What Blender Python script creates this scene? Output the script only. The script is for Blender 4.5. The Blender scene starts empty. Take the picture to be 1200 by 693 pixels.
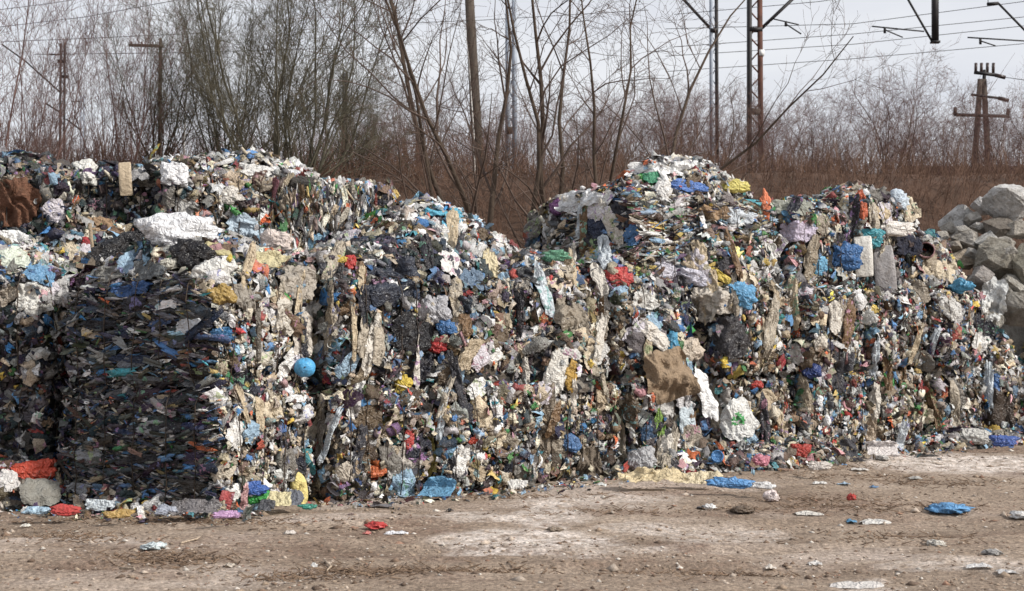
import bpy, bmesh, math, random
import numpy as np
from mathutils import Vector, Matrix
from mathutils.bvhtree import BVHTree
R = math.radians
rng = np.random.default_rng(7)
random.seed(7)
scene = bpy.context.scene
COL = scene.collection

# ------------------------------------------------------------------ camera
CAM = np.array([0.0, 0.0, 1.7]); FPX = 1667.0; TILT = R(1.15)
cd = bpy.data.cameras.new('camera'); cam = bpy.data.objects.new('camera', cd); COL.objects.link(cam)
cam.location = CAM; cam.rotation_euler = (R(90) + TILT, 0, 0)
cd.lens = 50.0; cd.sensor_width = 36.0; cd.clip_end = 3000; cd.clip_start = 0.1
cd.dof.use_dof = True; cd.dof.focus_distance = 15.0; cd.dof.aperture_fstop = 4.0
scene.camera = cam

# ------------------------------------------------------------------ world and sun
TO_SUN = Vector((0.80, -0.34, 0.62)).normalized()
SUN_EL = math.asin(TO_SUN.z); SUN_AZ = math.atan2(TO_SUN.x, TO_SUN.y)
w = bpy.data.worlds.new('World'); scene.world = w; w.use_nodes = True
nt = w.node_tree; nt.nodes.clear()
def N(tree, t, **kw):
    n = tree.nodes.new(t)
    for k, v in kw.items():
        setattr(n, k, v)
    return n
sky = N(nt, 'ShaderNodeTexSky', sky_type='NISHITA', sun_disc=False)
sky.sun_elevation = SUN_EL; sky.sun_rotation = SUN_AZ; sky.air_density = 1.3; sky.dust_density = 3.0
bg_sky = N(nt, 'ShaderNodeBackground'); bg_sky.inputs[1].default_value = 0.09
nt.links.new(sky.outputs[0], bg_sky.inputs[0])
tc = N(nt, 'ShaderNodeTexCoord'); mp = N(nt, 'ShaderNodeMapping'); mp.inputs['Scale'].default_value = (1, 1, 3.5)
nt.links.new(tc.outputs['Generated'], mp.inputs[0])
cn = N(nt, 'ShaderNodeTexNoise'); cn.inputs['Scale'].default_value = 2.6; cn.inputs['Detail'].default_value = 6; cn.inputs['Roughness'].default_value = 0.55
nt.links.new(mp.outputs[0], cn.inputs['Vector'])
cr = N(nt, 'ShaderNodeValToRGB')
cr.color_ramp.elements[0].position = 0.36; cr.color_ramp.elements[0].color = (0.66, 0.68, 0.75, 1)
cr.color_ramp.elements[1].position = 0.66; cr.color_ramp.elements[1].color = (0.83, 0.84, 0.87, 1)
nt.links.new(cn.outputs[0], cr.inputs[0])
bg_cl = N(nt, 'ShaderNodeBackground'); bg_cl.inputs[1].default_value = 1.17
nt.links.new(cr.outputs[0], bg_cl.inputs[0])
mx = N(nt, 'ShaderNodeMixShader'); mx.inputs[0].default_value = 0.86
nt.links.new(bg_sky.outputs[0], mx.inputs[1]); nt.links.new(bg_cl.outputs[0], mx.inputs[2])
wo = N(nt, 'ShaderNodeOutputWorld'); nt.links.new(mx.outputs[0], wo.inputs[0])

sd = bpy.data.lights.new('sun', 'SUN'); sd.energy = 4.7; sd.angle = R(5); sd.color = (1.0, 0.955, 0.89)
sun = bpy.data.objects.new('sun', sd); COL.objects.link(sun)
sun.rotation_euler = (-TO_SUN).to_track_quat('-Z', 'Y').to_euler(); sun.location = (20, -10, 20)
scene.view_settings.view_transform = 'Standard'; scene.view_settings.look = 'None'
scene.view_settings.exposure = 0.0; scene.view_settings.gamma = 1.0
scene.view_settings.use_curve_mapping = False

# ------------------------------------------------------------------ numeric helpers
def lin(c):
    c = np.asarray(c, float) / 255.0
    return np.where(c <= 0.04045, c / 12.92, ((c + 0.055) / 1.055) ** 2.4)
def _h(x, y, z):
    n = (x * 374761393 + y * 668265263 + z * 1440662683) & 0x7fffffff
    n = ((n ^ (n >> 13)) * 1274126177) & 0x7fffffff
    n = n ^ (n >> 16)
    return (n & 0xffff) / 65535.0
def vnoise(P):
    P = np.asarray(P, float); i = np.floor(P).astype(np.int64); f = P - i; u = f * f * (3 - 2 * f)
    r = 0
    for dx in (0, 1):
        for dy in (0, 1):
            for dz in (0, 1):
                wgt = (u[..., 0] if dx else 1 - u[..., 0]) * (u[..., 1] if dy else 1 - u[..., 1]) * (u[..., 2] if dz else 1 - u[..., 2])
                r = r + wgt * _h(i[..., 0] + dx, i[..., 1] + dy, i[..., 2] + dz)
    return r * 2 - 1
def fbm(P, o=3):
    P = np.asarray(P, float); r = 0; a = 1.0; t = 0
    for k in range(o):
        r = r + a * vnoise(P + 17.3 * k); t += a; a *= 0.5; P = P * 2.03
    return r / t
def norm(v):
    v = np.asarray(v, float)
    return v / np.maximum(np.linalg.norm(v, axis=-1, keepdims=True), 1e-9)
def ray_dir(px, py):
    x = (px - 600) / FPX; z = -(py - 346.5) / FPX
    c, s = math.cos(TILT), math.sin(TILT)
    return np.array([x, c - z * s, s + z * c])
def at(px, py, Y):
    d = ray_dir(px, py); return CAM + d * (Y / d[1])
def to_px(P):
    P = np.asarray(P, float) - CAM; c, s = math.cos(TILT), math.sin(TILT)
    f = P[..., 1] * c + P[..., 2] * s; z = -P[..., 1] * s + P[..., 2] * c
    return 600 + P[..., 0] / f * FPX, 346.5 - z / f * FPX

# ------------------------------------------------------------------ mesh helpers
def mesh(name, V, F, mat=None, colors=None, smooth=False):
    """F: list of int arrays (n,3) / (n,4)"""
    me = bpy.data.meshes.new(name)
    if isinstance(F, np.ndarray): F = [F]
    F = [f for f in F if len(f)]
    V = np.asarray(V, np.float32)
    me.vertices.add(len(V)); me.vertices.foreach_set('co', V.ravel())
    tot = np.concatenate([np.full(len(f), f.shape[1], np.int32) for f in F])
    idx = np.concatenate([f.ravel() for f in F]).astype(np.int32)
    me.loops.add(len(idx)); me.loops.foreach_set('vertex_index', idx)
    me.polygons.add(len(tot))
    st = np.concatenate([[0], np.cumsum(tot)[:-1]]).astype(np.int32)
    me.polygons.foreach_set('loop_start', st)
    if smooth: me.polygons.foreach_set('use_smooth', np.ones(len(tot), bool))
    if colors is not None:
        a = me.attributes.new('col', 'FLOAT_COLOR', 'POINT')
        c = np.ones((len(V), 4), np.float32); c[:, :3] = colors
        a.data.foreach_set('color', c.ravel())
    me.update(calc_edges=True); me.validate()
    if mat: me.materials.append(mat)
    return me
def obj(name, me, parent=None, loc=None):
    o = bpy.data.objects.new(name, me); COL.objects.link(o)
    if parent: o.parent = parent
    if loc is not None: o.location = loc
    return o
LABELS = {}
def tag(o, label, cat, group=None, kind=None):
    if label: o['label'] = label
    if cat: o['category'] = cat
    if group: o['group'] = group
    if kind: o['kind'] = kind
    return o
def empty(name, loc, rz=0):
    o = bpy.data.objects.new(name, None); COL.objects.link(o); o.location = loc; o.rotation_euler = (0, 0, rz)
    o.empty_display_size = 0.1
    return o
def grid_faces(nx, ny, off=0):
    i = np.arange(nx - 1)[:, None] * ny + np.arange(ny - 1)[None, :]
    i = i.ravel() + off
    return np.stack([i, i + ny, i + ny + 1, i + 1], 1)
def tubes(P0, P1, R0, R1, sides=3):
    P0 = np.asarray(P0, float); P1 = np.asarray(P1, float); R0 = np.asarray(R0, float); R1 = np.asarray(R1, float)
    d = norm(P1 - P0); ref = np.where(np.abs(d[:, 2:3]) > 0.9, [[1.0, 0, 0]], [[0, 0, 1.0]])
    a = norm(np.cross(d, ref)); b = np.cross(d, a)
    th = np.arange(sides) * 2 * math.pi / sides
    ring = a[:, None, :] * np.cos(th)[None, :, None] + b[:, None, :] * np.sin(th)[None, :, None]
    V = np.concatenate([P0[:, None] + ring * R0[:, None, None], P1[:, None] + ring * R1[:, None, None]], 1).reshape(-1, 3)
    n = len(P0); base = np.arange(n)[:, None] * 2 * sides; k = np.arange(sides)[None, :]; k2 = (k + 1) % sides
    F = np.stack([base + k, base + k2, base + sides + k2, base + sides + k], -1).reshape(-1, 4)
    return V, F
def polytube(pts, r, sides=8, cap=True):
    """one continuous tube through points"""
    pts = np.asarray(pts, float); n = len(pts); r = np.broadcast_to(r, (n,))
    t = norm(np.gradient(pts, axis=0)); ref = np.array([0, 0, 1.0]) if abs(t[:, 2]).mean() < 0.8 else np.array([1.0, 0, 0])
    a = norm(np.cross(t, ref)); b = np.cross(t, a); th = np.arange(sides) * 2 * math.pi / sides
    V = (pts[:, None] + (a[:, None] * np.cos(th)[None, :, None] + b[:, None] * np.sin(th)[None, :, None]) * r[:, None, None]).reshape(-1, 3)
    F = []
    for i in range(n - 1):
        for k in range(sides):
            k2 = (k + 1) % sides
            F.append((i * sides + k, i * sides + k2, (i + 1) * sides + k2, (i + 1) * sides + k))
    F = np.array(F); fs = [F]
    if cap:
        V = np.vstack([V, pts[:1], pts[-1:]]); c0 = n * sides
        k = np.arange(sides); k2 = (k + 1) % sides
        fs.append(np.stack([k2, k, np.full(sides, c0)], 1)); fs.append(np.stack([(n - 1) * sides + k, (n - 1) * sides + k2, np.full(sides, c0 + 1)], 1))
    return V, fs
def box(cx, cy, cz, sx, sy, sz, bev=0.0):
    V = np.array([(x, y, z) for x in (-.5, .5) for y in (-.5, .5) for z in (-.5, .5)]) * [sx, sy, sz] + [cx, cy, cz]
    F = np.array([(0, 1, 3, 2), (4, 6, 7, 5), (0, 4, 5, 1), (2, 3, 7, 6), (0, 2, 6, 4), (1, 5, 7, 3)])
    return V, F
def joinm(parts):
    V = []; F = []; o = 0
    for v, f in parts:
        if isinstance(f, np.ndarray): f = [f]
        V.append(v); F += [q + o for q in f]; o += len(v)
    return np.vstack(V), F
def bar(p, q, wd, dp):
    """rectangular bar between two points"""
    p = np.asarray(p, float); q = np.asarray(q, float); t = norm(q - p)
    ref = np.array([0, 1.0, 0]) if abs(t[1]) < 0.9 else np.array([0, 0, 1.0])
    a = norm(np.cross(t, ref)); b = np.cross(t, a)
    V = []
    for e in (p, q):
        for sa, sb in ((-1, -1), (1, -1), (1, 1), (-1, 1)): V.append(e + a * sa * wd / 2 + b * sb * dp / 2)
    F = np.array([(0, 1, 5, 4), (1, 2, 6, 5), (2, 3, 7, 6), (3, 0, 4, 7), (3, 2, 1, 0), (4, 5, 6, 7)])
    return np.array(V), F

# ------------------------------------------------------------------ materials
def newmat(name):
    m = bpy.data.materials.new(name); m.use_nodes = True; t = m.node_tree; t.nodes.clear()
    out = N(t, 'ShaderNodeOutputMaterial'); p = N(t, 'ShaderNodeBsdfPrincipled'); t.links.new(p.outputs[0], out.inputs[0])
    return m, t, p
def noise_n(t, scale, detail=3, rough=0.5, vec=None):
    n = N(t, 'ShaderNodeTexNoise'); n.inputs['Scale'].default_value = scale; n.inputs['Detail'].default_value = detail; n.inputs['Roughness'].default_value = rough
    if vec is not None: t.links.new(vec, n.inputs['Vector'])
    return n
def ramp(t, src, stops):
    r = N(t, 'ShaderNodeValToRGB'); e = r.color_ramp.elements
    e[0].position, e[0].color = stops[0][0], (*stops[0][1], 1); e[1].position, e[1].color = stops[-1][0], (*stops[-1][1], 1)
    for p, c in stops[1:-1]:
        x = e.new(p); x.color = (*c, 1)
    t.links.new(src, r.inputs[0]); return r
def mixc(t, fac, a, b, mode='MIX'):
    m = N(t, 'ShaderNodeMix', data_type='RGBA', blend_type=mode)
    for sock, v in ((m.inputs[0], fac), (m.inputs[6], a), (m.inputs[7], b)):
        if hasattr(v, 'links') or hasattr(v, 'is_linked'): t.links.new(v, sock)
        elif isinstance(v, (int, float)): sock.default_value = v
        else: sock.default_value = (*v, 1)
    return m.outputs[2]
def bump(t, p, src, strength, dist=0.02):
    b = N(t, 'ShaderNodeBump'); b.inputs['Strength'].default_value = strength; b.inputs['Distance'].default_value = dist
    t.links.new(src, b.inputs['Height']); t.links.new(b.outputs[0], p.inputs['Normal'])
def geo_pos(t):
    return N(t, 'ShaderNodeNewGeometry').outputs['Position']

def scrap_mat(name, source, rough=0.48, dirt=0.5, bumps=0.8, fine=40, vary_=.65, glow=0, prints=True):
    m, t, p = newmat(name); pos = geo_pos(t)
    if source == 'obj': c = N(t, 'ShaderNodeObjectInfo').outputs['Color']
    elif source == 'attr': c = N(t, 'ShaderNodeAttribute', attribute_name='col').outputs['Color']
    else: c = None
    n1 = noise_n(t, 11, 4, 0.65, pos); f1 = ramp(t, n1.outputs[0], [(0.46, (0, 0, 0)), (0.78, (dirt, dirt, dirt))])
    c = mixc(t, f1.outputs[0], c if c is not None else source, (0.10, 0.075, 0.05))
    n2 = noise_n(t, 7.3, 2, 0.5, pos); f2 = ramp(t, n2.outputs['Color'], [(0.6, (0, 0, 0)), (0.64, (0.55, 0.55, 0.55))])
    c2 = N(t, 'ShaderNodeHueSaturation'); c2.inputs['Hue'].default_value = 0.5; c2.inputs['Value'].default_value = 0.55; c2.inputs['Saturation'].default_value = 1.2
    t.links.new(c, c2.inputs['Color'])
    c = mixc(t, f2.outputs[0], c, c2.outputs[0])
    if source == 'obj' and prints:
        oi = N(t, 'ShaderNodeObjectInfo'); hv = N(t, 'ShaderNodeCombineColor', mode='HSV'); t.links.new(oi.outputs['Random'], hv.inputs[0]); hv.inputs[1].default_value = .5; hv.inputs[2].default_value = .38
        n6 = noise_n(t, 13, 2, .55, pos); f6 = ramp(t, n6.outputs[0], [(0.585, (0, 0, 0)), (0.61, (.75, .75, .75))]); gt = N(t, 'ShaderNodeMath', operation='GREATER_THAN'); fr = N(t, 'ShaderNodeMath', operation='MULTIPLY'); fr.inputs[1].default_value = 7.3; f7 = N(t, 'ShaderNodeMath', operation='FRACT')
        t.links.new(oi.outputs['Random'], fr.inputs[0]); t.links.new(fr.outputs[0], f7.inputs[0]); t.links.new(f7.outputs[0], gt.inputs[0]); gt.inputs[1].default_value = .55
        ml = N(t, 'ShaderNodeMath', operation='MULTIPLY'); t.links.new(gt.outputs[0], ml.inputs[0]); t.links.new(f6.outputs[0], ml.inputs[1]); c = mixc(t, ml.outputs[0], c, hv.outputs[0])
    t.links.new(c, p.inputs['Base Color'])
    p.inputs['Roughness'].default_value = rough; p.inputs['Specular IOR Level'].default_value = 0.4
    n5 = noise_n(t, fine * 1.6, 3, 0.7, pos); f5 = ramp(t, n5.outputs[0], [(0.25, (vary_, vary_, vary_)), (0.75, (1.3, 1.3, 1.3))])
    c = mixc(t, 1.0, c, f5.outputs[0], 'MULTIPLY'); t.links.new(c, p.inputs['Base Color'])
    def crease(sc_):
        nz = noise_n(t, sc_, 1.5, 0.5, pos); nz.inputs['Distortion'].default_value = 0.8; sb = N(t, 'ShaderNodeMath', operation='SUBTRACT'); t.links.new(nz.outputs[0], sb.inputs[0]); sb.inputs[1].default_value = .5
        ab = N(t, 'ShaderNodeMath', operation='ABSOLUTE'); t.links.new(sb.outputs[0], ab.inputs[0]); return ab.outputs[0]
    ad = N(t, 'ShaderNodeMath', operation='MULTIPLY_ADD'); t.links.new(crease(fine * 1.1), ad.inputs[0]); ad.inputs[1].default_value = .5; t.links.new(crease(fine * .5), ad.inputs[2])
    bump(t, p, ad.outputs[0], bumps, 2.2 / fine)
    if glow:
        tr = N(t, 'ShaderNodeBsdfTranslucent'); t.links.new(c, tr.inputs[0]); mxs = N(t, 'ShaderNodeMixShader'); mxs.inputs[0].default_value = glow
        t.links.new(p.outputs[0], mxs.inputs[1]); t.links.new(tr.outputs[0], mxs.inputs[2]); t.links.new(mxs.outputs[0], [n_ for n_ in t.nodes if n_.type == 'OUTPUT_MATERIAL'][0].inputs[0])
    return m
M_OBJ = scrap_mat('waste_plastic', 'obj'); M_ATT = scrap_mat('waste_plastic_small', 'attr')
M_HERO = scrap_mat('loose_plastic', 'obj', 0.34, 0.3, 0.8, 22, .88, .18, False); M_FLAP = scrap_mat('printed_film', 'obj', 0.36, 0.35, 0.8, 24, .85, .15)
M_CLOTH = scrap_mat('loose_cloth', 'obj', 0.9, 0.35, 0.7, 30, .8, 0, False)

def core_mat():
    m, t, p = newmat('compressed_waste'); pos = geo_pos(t)
    mpn = N(t, 'ShaderNodeMapping'); mpn.inputs['Scale'].default_value = (9, 9, 16); t.links.new(pos, mpn.inputs[0])
    wn = noise_n(t, 1.2, 3, 0.6, mpn.outputs[0]); add = N(t, 'ShaderNodeVectorMath', operation='ADD'); t.links.new(mpn.outputs[0], add.inputs[0]); t.links.new(wn.outputs['Color'], add.inputs[1])
    v = N(t, 'ShaderNodeTexVoronoi'); v.inputs['Scale'].default_value = 1.6; t.links.new(add.outputs[0], v.inputs['Vector'])
    sep = N(t, 'ShaderNodeSeparateColor'); t.links.new(v.outputs['Color'], sep.inputs[0])
    r = ramp(t, sep.outputs[0], [(0.0, (0.012, 0.011, 0.011)), (0.3, (0.03, 0.026, 0.022)), (0.5, (0.07, 0.055, 0.04)), (0.68, (0.13, 0.11, 0.09)), (0.82, (0.03, 0.05, 0.09)), (0.9, (0.22, 0.2, 0.17)), (1.0, (0.16, 0.05, 0.03))])
    r.color_ramp.interpolation = 'CONSTANT'
    t.links.new(r.outputs[0], p.inputs['Base Color']); p.inputs['Roughness'].default_value = 0.7
    n = noise_n(t, 30, 4, 0.6, pos); bump(t, p, n.outputs[0], 1.0, 0.05)
    return m
M_CORE = core_mat()

def simple(name, c1, c2, scale, rough=0.8, bmp=0.4, bscale=None, metal=0, stretch=None, spec=0.3):
    m, t, p = newmat(name); pos = geo_pos(t)
    if stretch:
        mpn = N(t, 'ShaderNodeMapping'); mpn.inputs['Scale'].default_value = stretch; t.links.new(pos, mpn.inputs[0]); pos = mpn.outputs[0]
    n = noise_n(t, scale, 5, 0.6, pos); r = ramp(t, n.outputs[0], [(0.3, c1), (0.7, c2)])
    t.links.new(r.outputs[0], p.inputs['Base Color']); p.inputs['Roughness'].default_value = rough; p.inputs['Metallic'].default_value = metal
    p.inputs['Specular IOR Level'].default_value = spec
    n2 = noise_n(t, bscale or scale * 4, 4, 0.6, pos); bump(t, p, n2.outputs[0], bmp, 0.02)
    return m
M_WIRE = simple('baling_wire', (0.02, 0.018, 0.016), (0.07, 0.045, 0.03), 20, 0.6, 0.1)
M_BARK = simple('bark_brown', (0.04, 0.027, 0.019), (0.10, 0.072, 0.052), 6, 0.9, 0.6, stretch=(3, 3, .6))
M_BARKG = simple('bark_grey_green', (0.045, 0.04, 0.028), (0.11, 0.10, 0.07), 5, 0.9, 0.6, stretch=(3, 3, .6))
M_TWIG = simple('twig_brown', (0.065, 0.045, 0.036), (0.13, 0.092, 0.074), 2, 0.9, 0.1)
M_TWIGR = simple('twig_reddish', (0.10, 0.058, 0.05), (0.19, 0.115, 0.10), 1.5, 0.9, 0.1)
M_TWIGG = simple('twig_olive', (0.07, 0.062, 0.042), (0.14, 0.125, 0.088), 2, 0.9, 0.1)
M_BIRCH = simple('birch_bark', (0.35, 0.33, 0.31), (0.6, 0.58, 0.55), 5, 0.8, 0.3)
M_BRUSH = simple('dry_brush', (0.055, 0.03, 0.022), (0.19, 0.115, 0.08), 2.2, 0.95, 0.1)
M_STEELD = simple('steel_dark', (0.010, 0.010, 0.012), (0.03, 0.026, 0.026), 3, 0.6, 0.2)
M_STEELP = simple('steel_galvanised', (0.22, 0.25, 0.30), (0.36, 0.40, 0.46), 3, 0.55, 0.2)
M_RUST = simple('steel_rust', (0.06, 0.03, 0.022), (0.14, 0.06, 0.04), 4, 0.8, 0.3)
M_WOOD = simple('pole_wood', (0.045, 0.035, 0.028), (0.10, 0.08, 0.064), 6, 0.9, 0.4, stretch=(4, 4, .4))
M_INSUL = simple('insulator', (0.03, 0.02, 0.018), (0.06, 0.035, 0.03), 4, 0.3, 0.1)
M_WHITEP = simple('white_paint', (0.65, 0.65, 0.63), (0.8, 0.8, 0.78), 5, 0.6, 0.1)
M_ROOFT = simple('red_brown_wall', (0.10, 0.05, 0.04), (0.17, 0.085, 0.07), 2, 0.9, 0.2)

def rock_mat():
    m, t, p = newmat('boulder'); pos = geo_pos(t)
    oc = N(t, 'ShaderNodeObjectInfo').outputs['Color']
    n = noise_n(t, 4.5, 8, 0.72, pos); r = ramp(t, n.outputs[0], [(0.34, (0.42, 0.38, 0.33)), (0.48, (0.85, 0.83, 0.8)), (0.66, (1.3, 1.28, 1.25))])
    c = mixc(t, 1.0, oc, r.outputs[0], 'MULTIPLY')
    n2 = noise_n(t, 14, 5, 0.7, pos); f = ramp(t, n2.outputs[0], [(0.55, (0, 0, 0)), (0.75, (.7, .7, .7))])
    c = mixc(t, f.outputs[0], c, (0.16, 0.13, 0.1))
    t.links.new(c, p.inputs['Base Color']); p.inputs['Roughness'].default_value = 0.9; p.inputs['Specular IOR Level'].default_value = 0.2
    n3 = noise_n(t, 18, 6, 0.7, pos); bump(t, p, n3.outputs[0], 1.0, 0.12)
    return m
M_ROCK = rock_mat()

def ground_mat():
    m, t, p = newmat('dirt_ground'); pos = geo_pos(t)
    sc = N(t, 'ShaderNodeMapping'); sc.inputs['Scale'].default_value = (0.55, 1.0, 1); t.links.new(pos, sc.inputs[0]); v = sc.outputs[0]
    n1 = noise_n(t, 1.1, 6, 0.62, v)
    base = ramp(t, n1.outputs[0], [(0.28, (0.172, 0.126, 0.094)), (0.45, (0.283, 0.219, 0.168)), (0.6, (0.362, 0.288, 0.226)), (0.75, (0.44, 0.36, 0.295))])
    n2 = noise_n(t, 0.55, 5, 0.6, v); n2.inputs['Distortion'].default_value = 0.6
    pale = ramp(t, n2.outputs[0], [(0.54, (0, 0, 0)), (0.66, (.8, .8, .8))])
    c = mixc(t, pale.outputs[0], base.outputs[0], (0.5, 0.42, 0.365))
    off = N(t, 'ShaderNodeMapping'); off.inputs['Location'].default_value = (13, 5, 2); off.inputs['Scale'].default_value = (0.5, 1.3, 1); t.links.new(pos, off.inputs[0])
    n3 = noise_n(t, 0.8, 5, 0.65, off.outputs[0]); dk = ramp(t, n3.outputs[0], [(0.55, (0, 0, 0)), (0.72, (.7, .7, .7))])
    c = mixc(t, dk.outputs[0], c, (0.17, 0.105, 0.078))
    at_ = N(t, 'ShaderNodeAttribute', attribute_name='col'); sp_ = N(t, 'ShaderNodeSeparateColor'); t.links.new(at_.outputs['Color'], sp_.inputs[0])
    nn_ = noise_n(t, 6, 7, 0.75, pos)
    def mask(sock):
        m_ = N(t, 'ShaderNodeMath', operation='MULTIPLY'); rr_ = ramp(t, nn_.outputs[0], [(0.4, (.12, .12, .12)), (0.58, (1.15, 1.15, 1.15))]); t.links.new(sock, m_.inputs[0]); t.links.new(rr_.outputs[0], m_.inputs[1]); m_.use_clamp = True; return m_.outputs[0]
    c = mixc(t, mask(sp_.outputs[1]), c, (0.19, 0.125, 0.094)); c = mixc(t, mask(sp_.outputs[0]), c, (0.72, 0.65, 0.6))
    n4 = noise_n(t, 26, 5, 0.75, pos); sp = ramp(t, n4.outputs[0], [(0.28, (0.5, 0.49, 0.48)), (0.5, (1, 1, 1)), (0.7, (1.45, 1.44, 1.42))])
    c = mixc(t, 1.0, c, sp.outputs[0], 'MULTIPLY')
    vo = N(t, 'ShaderNodeTexVoronoi'); vo.inputs['Scale'].default_value = 48; t.links.new(pos, vo.inputs['Vector'])
    sepn = N(t, 'ShaderNodeSeparateColor'); t.links.new(vo.outputs['Color'], sepn.inputs[0])
    gr = ramp(t, sepn.outputs[0], [(0.0, (0.62, 0.6, 0.58)), (0.5, (0.95, 0.95, 0.95)), (1.0, (1.35, 1.33, 1.3))])
    c = mixc(t, 0.8, c, gr.outputs[0], 'MULTIPLY')
    t.links.new(c, p.inputs['Base Color']); p.inputs['Roughness'].default_value = 0.92; p.inputs['Specular IOR Level'].default_value = 0.2
    nb = noise_n(t, 40, 6, 0.75, pos); bump(t, p, nb.outputs[0], 0.9, 0.03)
    return m
M_GROUND = ground_mat()

# ------------------------------------------------------------------ ground sheet
def axis(segs):
    out = []
    for a, b, n in segs: out.append(np.linspace(a, b, n, endpoint=False))
    return np.concatenate(out + [[segs[-1][1]]])
gx = axis([(-600, -60, 12), (-60, -9, 40), (-9, 10, 270), (10, 60, 40), (60, 600, 12)])
gy = axis([(-60, 0, 8), (0, 6.5, 20), (6.5, 22, 210), (22, 60, 40), (60, 900, 14)])
GX, GY = np.meshgrid(gx, gy, indexing='ij')
def ground_z(x, y):
    P = np.stack([x, y, np.zeros_like(x)], -1)
    near = np.clip((26 - y) / 4, 0, 1)
    ridg = 1 - np.abs(vnoise(P * [0.7, 2.2, 1] + 3.1))
    rut = 0 * x
    for (x0, y0, sl, d0) in ((-3, 9.6, .10, .03), (-3, 10.5, .10, .03), (2, 11.9, .22, .025), (2, 12.8, .22, .025)):
        e_ = y - y0 - sl * (x - x0) - .25 * np.sin(x * .55 + y0); rut = rut - d0 * np.exp(-(e_ / .12) ** 2) + d0 * .7 * np.exp(-((np.abs(e_) - .24) / .09) ** 2)
    return (near * rut * np.clip(.4 + .9 * vnoise(P * [.9, .9, 1] + 8), 0, 1) + 0.035 * fbm(P * 0.6, 2) + near * (0.022 * fbm(P * [2.2, 4.5, 1], 3) + 0.030 * np.clip(ridg - 0.72, 0, 1) + 0.012 * fbm(P * 11, 2)))
GZ = ground_z(GX, GY)
gp = np.stack([GX, GY, 0 * GX], -1); wrp = gp + .45 * np.stack([fbm(gp * 1.1 + 4, 3), fbm(gp * [1, 2, 1] + 31, 3), 0 * GX], -1)
PALE = np.zeros_like(GX); RED = np.zeros_like(GX)
def patch(A, px, py, wp, hp, k=1.0):
    d = ray_dir(px, py); L = -CAM[2] / d[2]; cx, cy = CAM[0] + d[0] * L, L * d[1]; rx = wp / 2 * L / FPX; ry = hp / 2 * L * L / FPX / 1.7
    e_ = ((wrp[..., 0] - cx) / rx) ** 2 + ((wrp[..., 1] - cy) / ry) ** 2; A[:] = np.maximum(A, k * np.clip(1.5 - e_, 0, 1))
for a in ((610, 632, 190, 26, .8), (640, 600, 70, 40, .75), (560, 606, 130, 12, .6), (750, 616, 90, 16, .55), (730, 648, 120, 18, .5), (1130, 542, 240, 20, .9), (1010, 690, 80, 14, .8), (690, 590, 200, 12, .5), (850, 625, 160, 22, .45), (1130, 668, 190, 20, .45), (430, 588, 160, 14, .45), (110, 632, 120, 14, .3), (290, 680, 200, 20, .25)): patch(PALE, *a)
for a in ((470, 622, 160, 26, .7), (250, 640, 320, 34, .5), (790, 640, 130, 18, .7), (180, 660, 220, 30, .5), (980, 592, 150, 26, .45), (440, 675, 260, 24, .5), (1090, 600, 260, 30, .3), (820, 660, 300, 30, .35), (1110, 527, 200, 7, .8)): patch(RED, *a)
GC = np.stack([PALE, RED, 0 * PALE], -1).reshape(-1, 3)
g = obj('ground', mesh('ground', np.stack([GX, GY, GZ], -1).reshape(-1, 3), grid_faces(len(gx), len(gy)), M_GROUND, GC, smooth=True))
g['kind'] = 'structure'
def gz(x, y): return float(ground_z(np.array([x]), np.array([y]))[0])

# railway embankment behind the yard
EMB = [(26.5, -0.1), (28, .8), (31, 3.6), (33, 4.9), (34.5, 5.3), (60, 5.2), (160, 4.5), (700, 4.5)]
ex = axis([(-500, -40, 20), (-40, 40, 160), (40, 500, 20)]); ey = np.array([e[0] for e in EMB]); ey = np.concatenate([np.linspace(26.5, 36, 30), [45, 60, 100, 160, 300, 700]])
ezp = np.interp(ey, [e[0] for e in EMB], [e[1] for e in EMB])
EX, EY = np.meshgrid(ex, ey, indexing='ij'); EZ = np.broadcast_to(ezp, EX.shape) + 0.25 * fbm(np.stack([EX * .4, EY * .6, EX * 0], -1), 3) * (EY < 60) * (EY > 26.6)
M_EMB = simple('embankment_earth', (0.05, 0.03, 0.02), (0.12, 0.07, 0.048), 1.2, 0.95, 0.8, 12)
e = obj('embankment', mesh('embankment', np.stack([EX, EY, EZ], -1).reshape(-1, 3), grid_faces(len(ex), len(ey)), M_EMB, smooth=True)); e['kind'] = 'structure'
def emb_z(y): return float(np.interp(y, [q[0] for q in EMB], [q[1] for q in EMB]))

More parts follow.
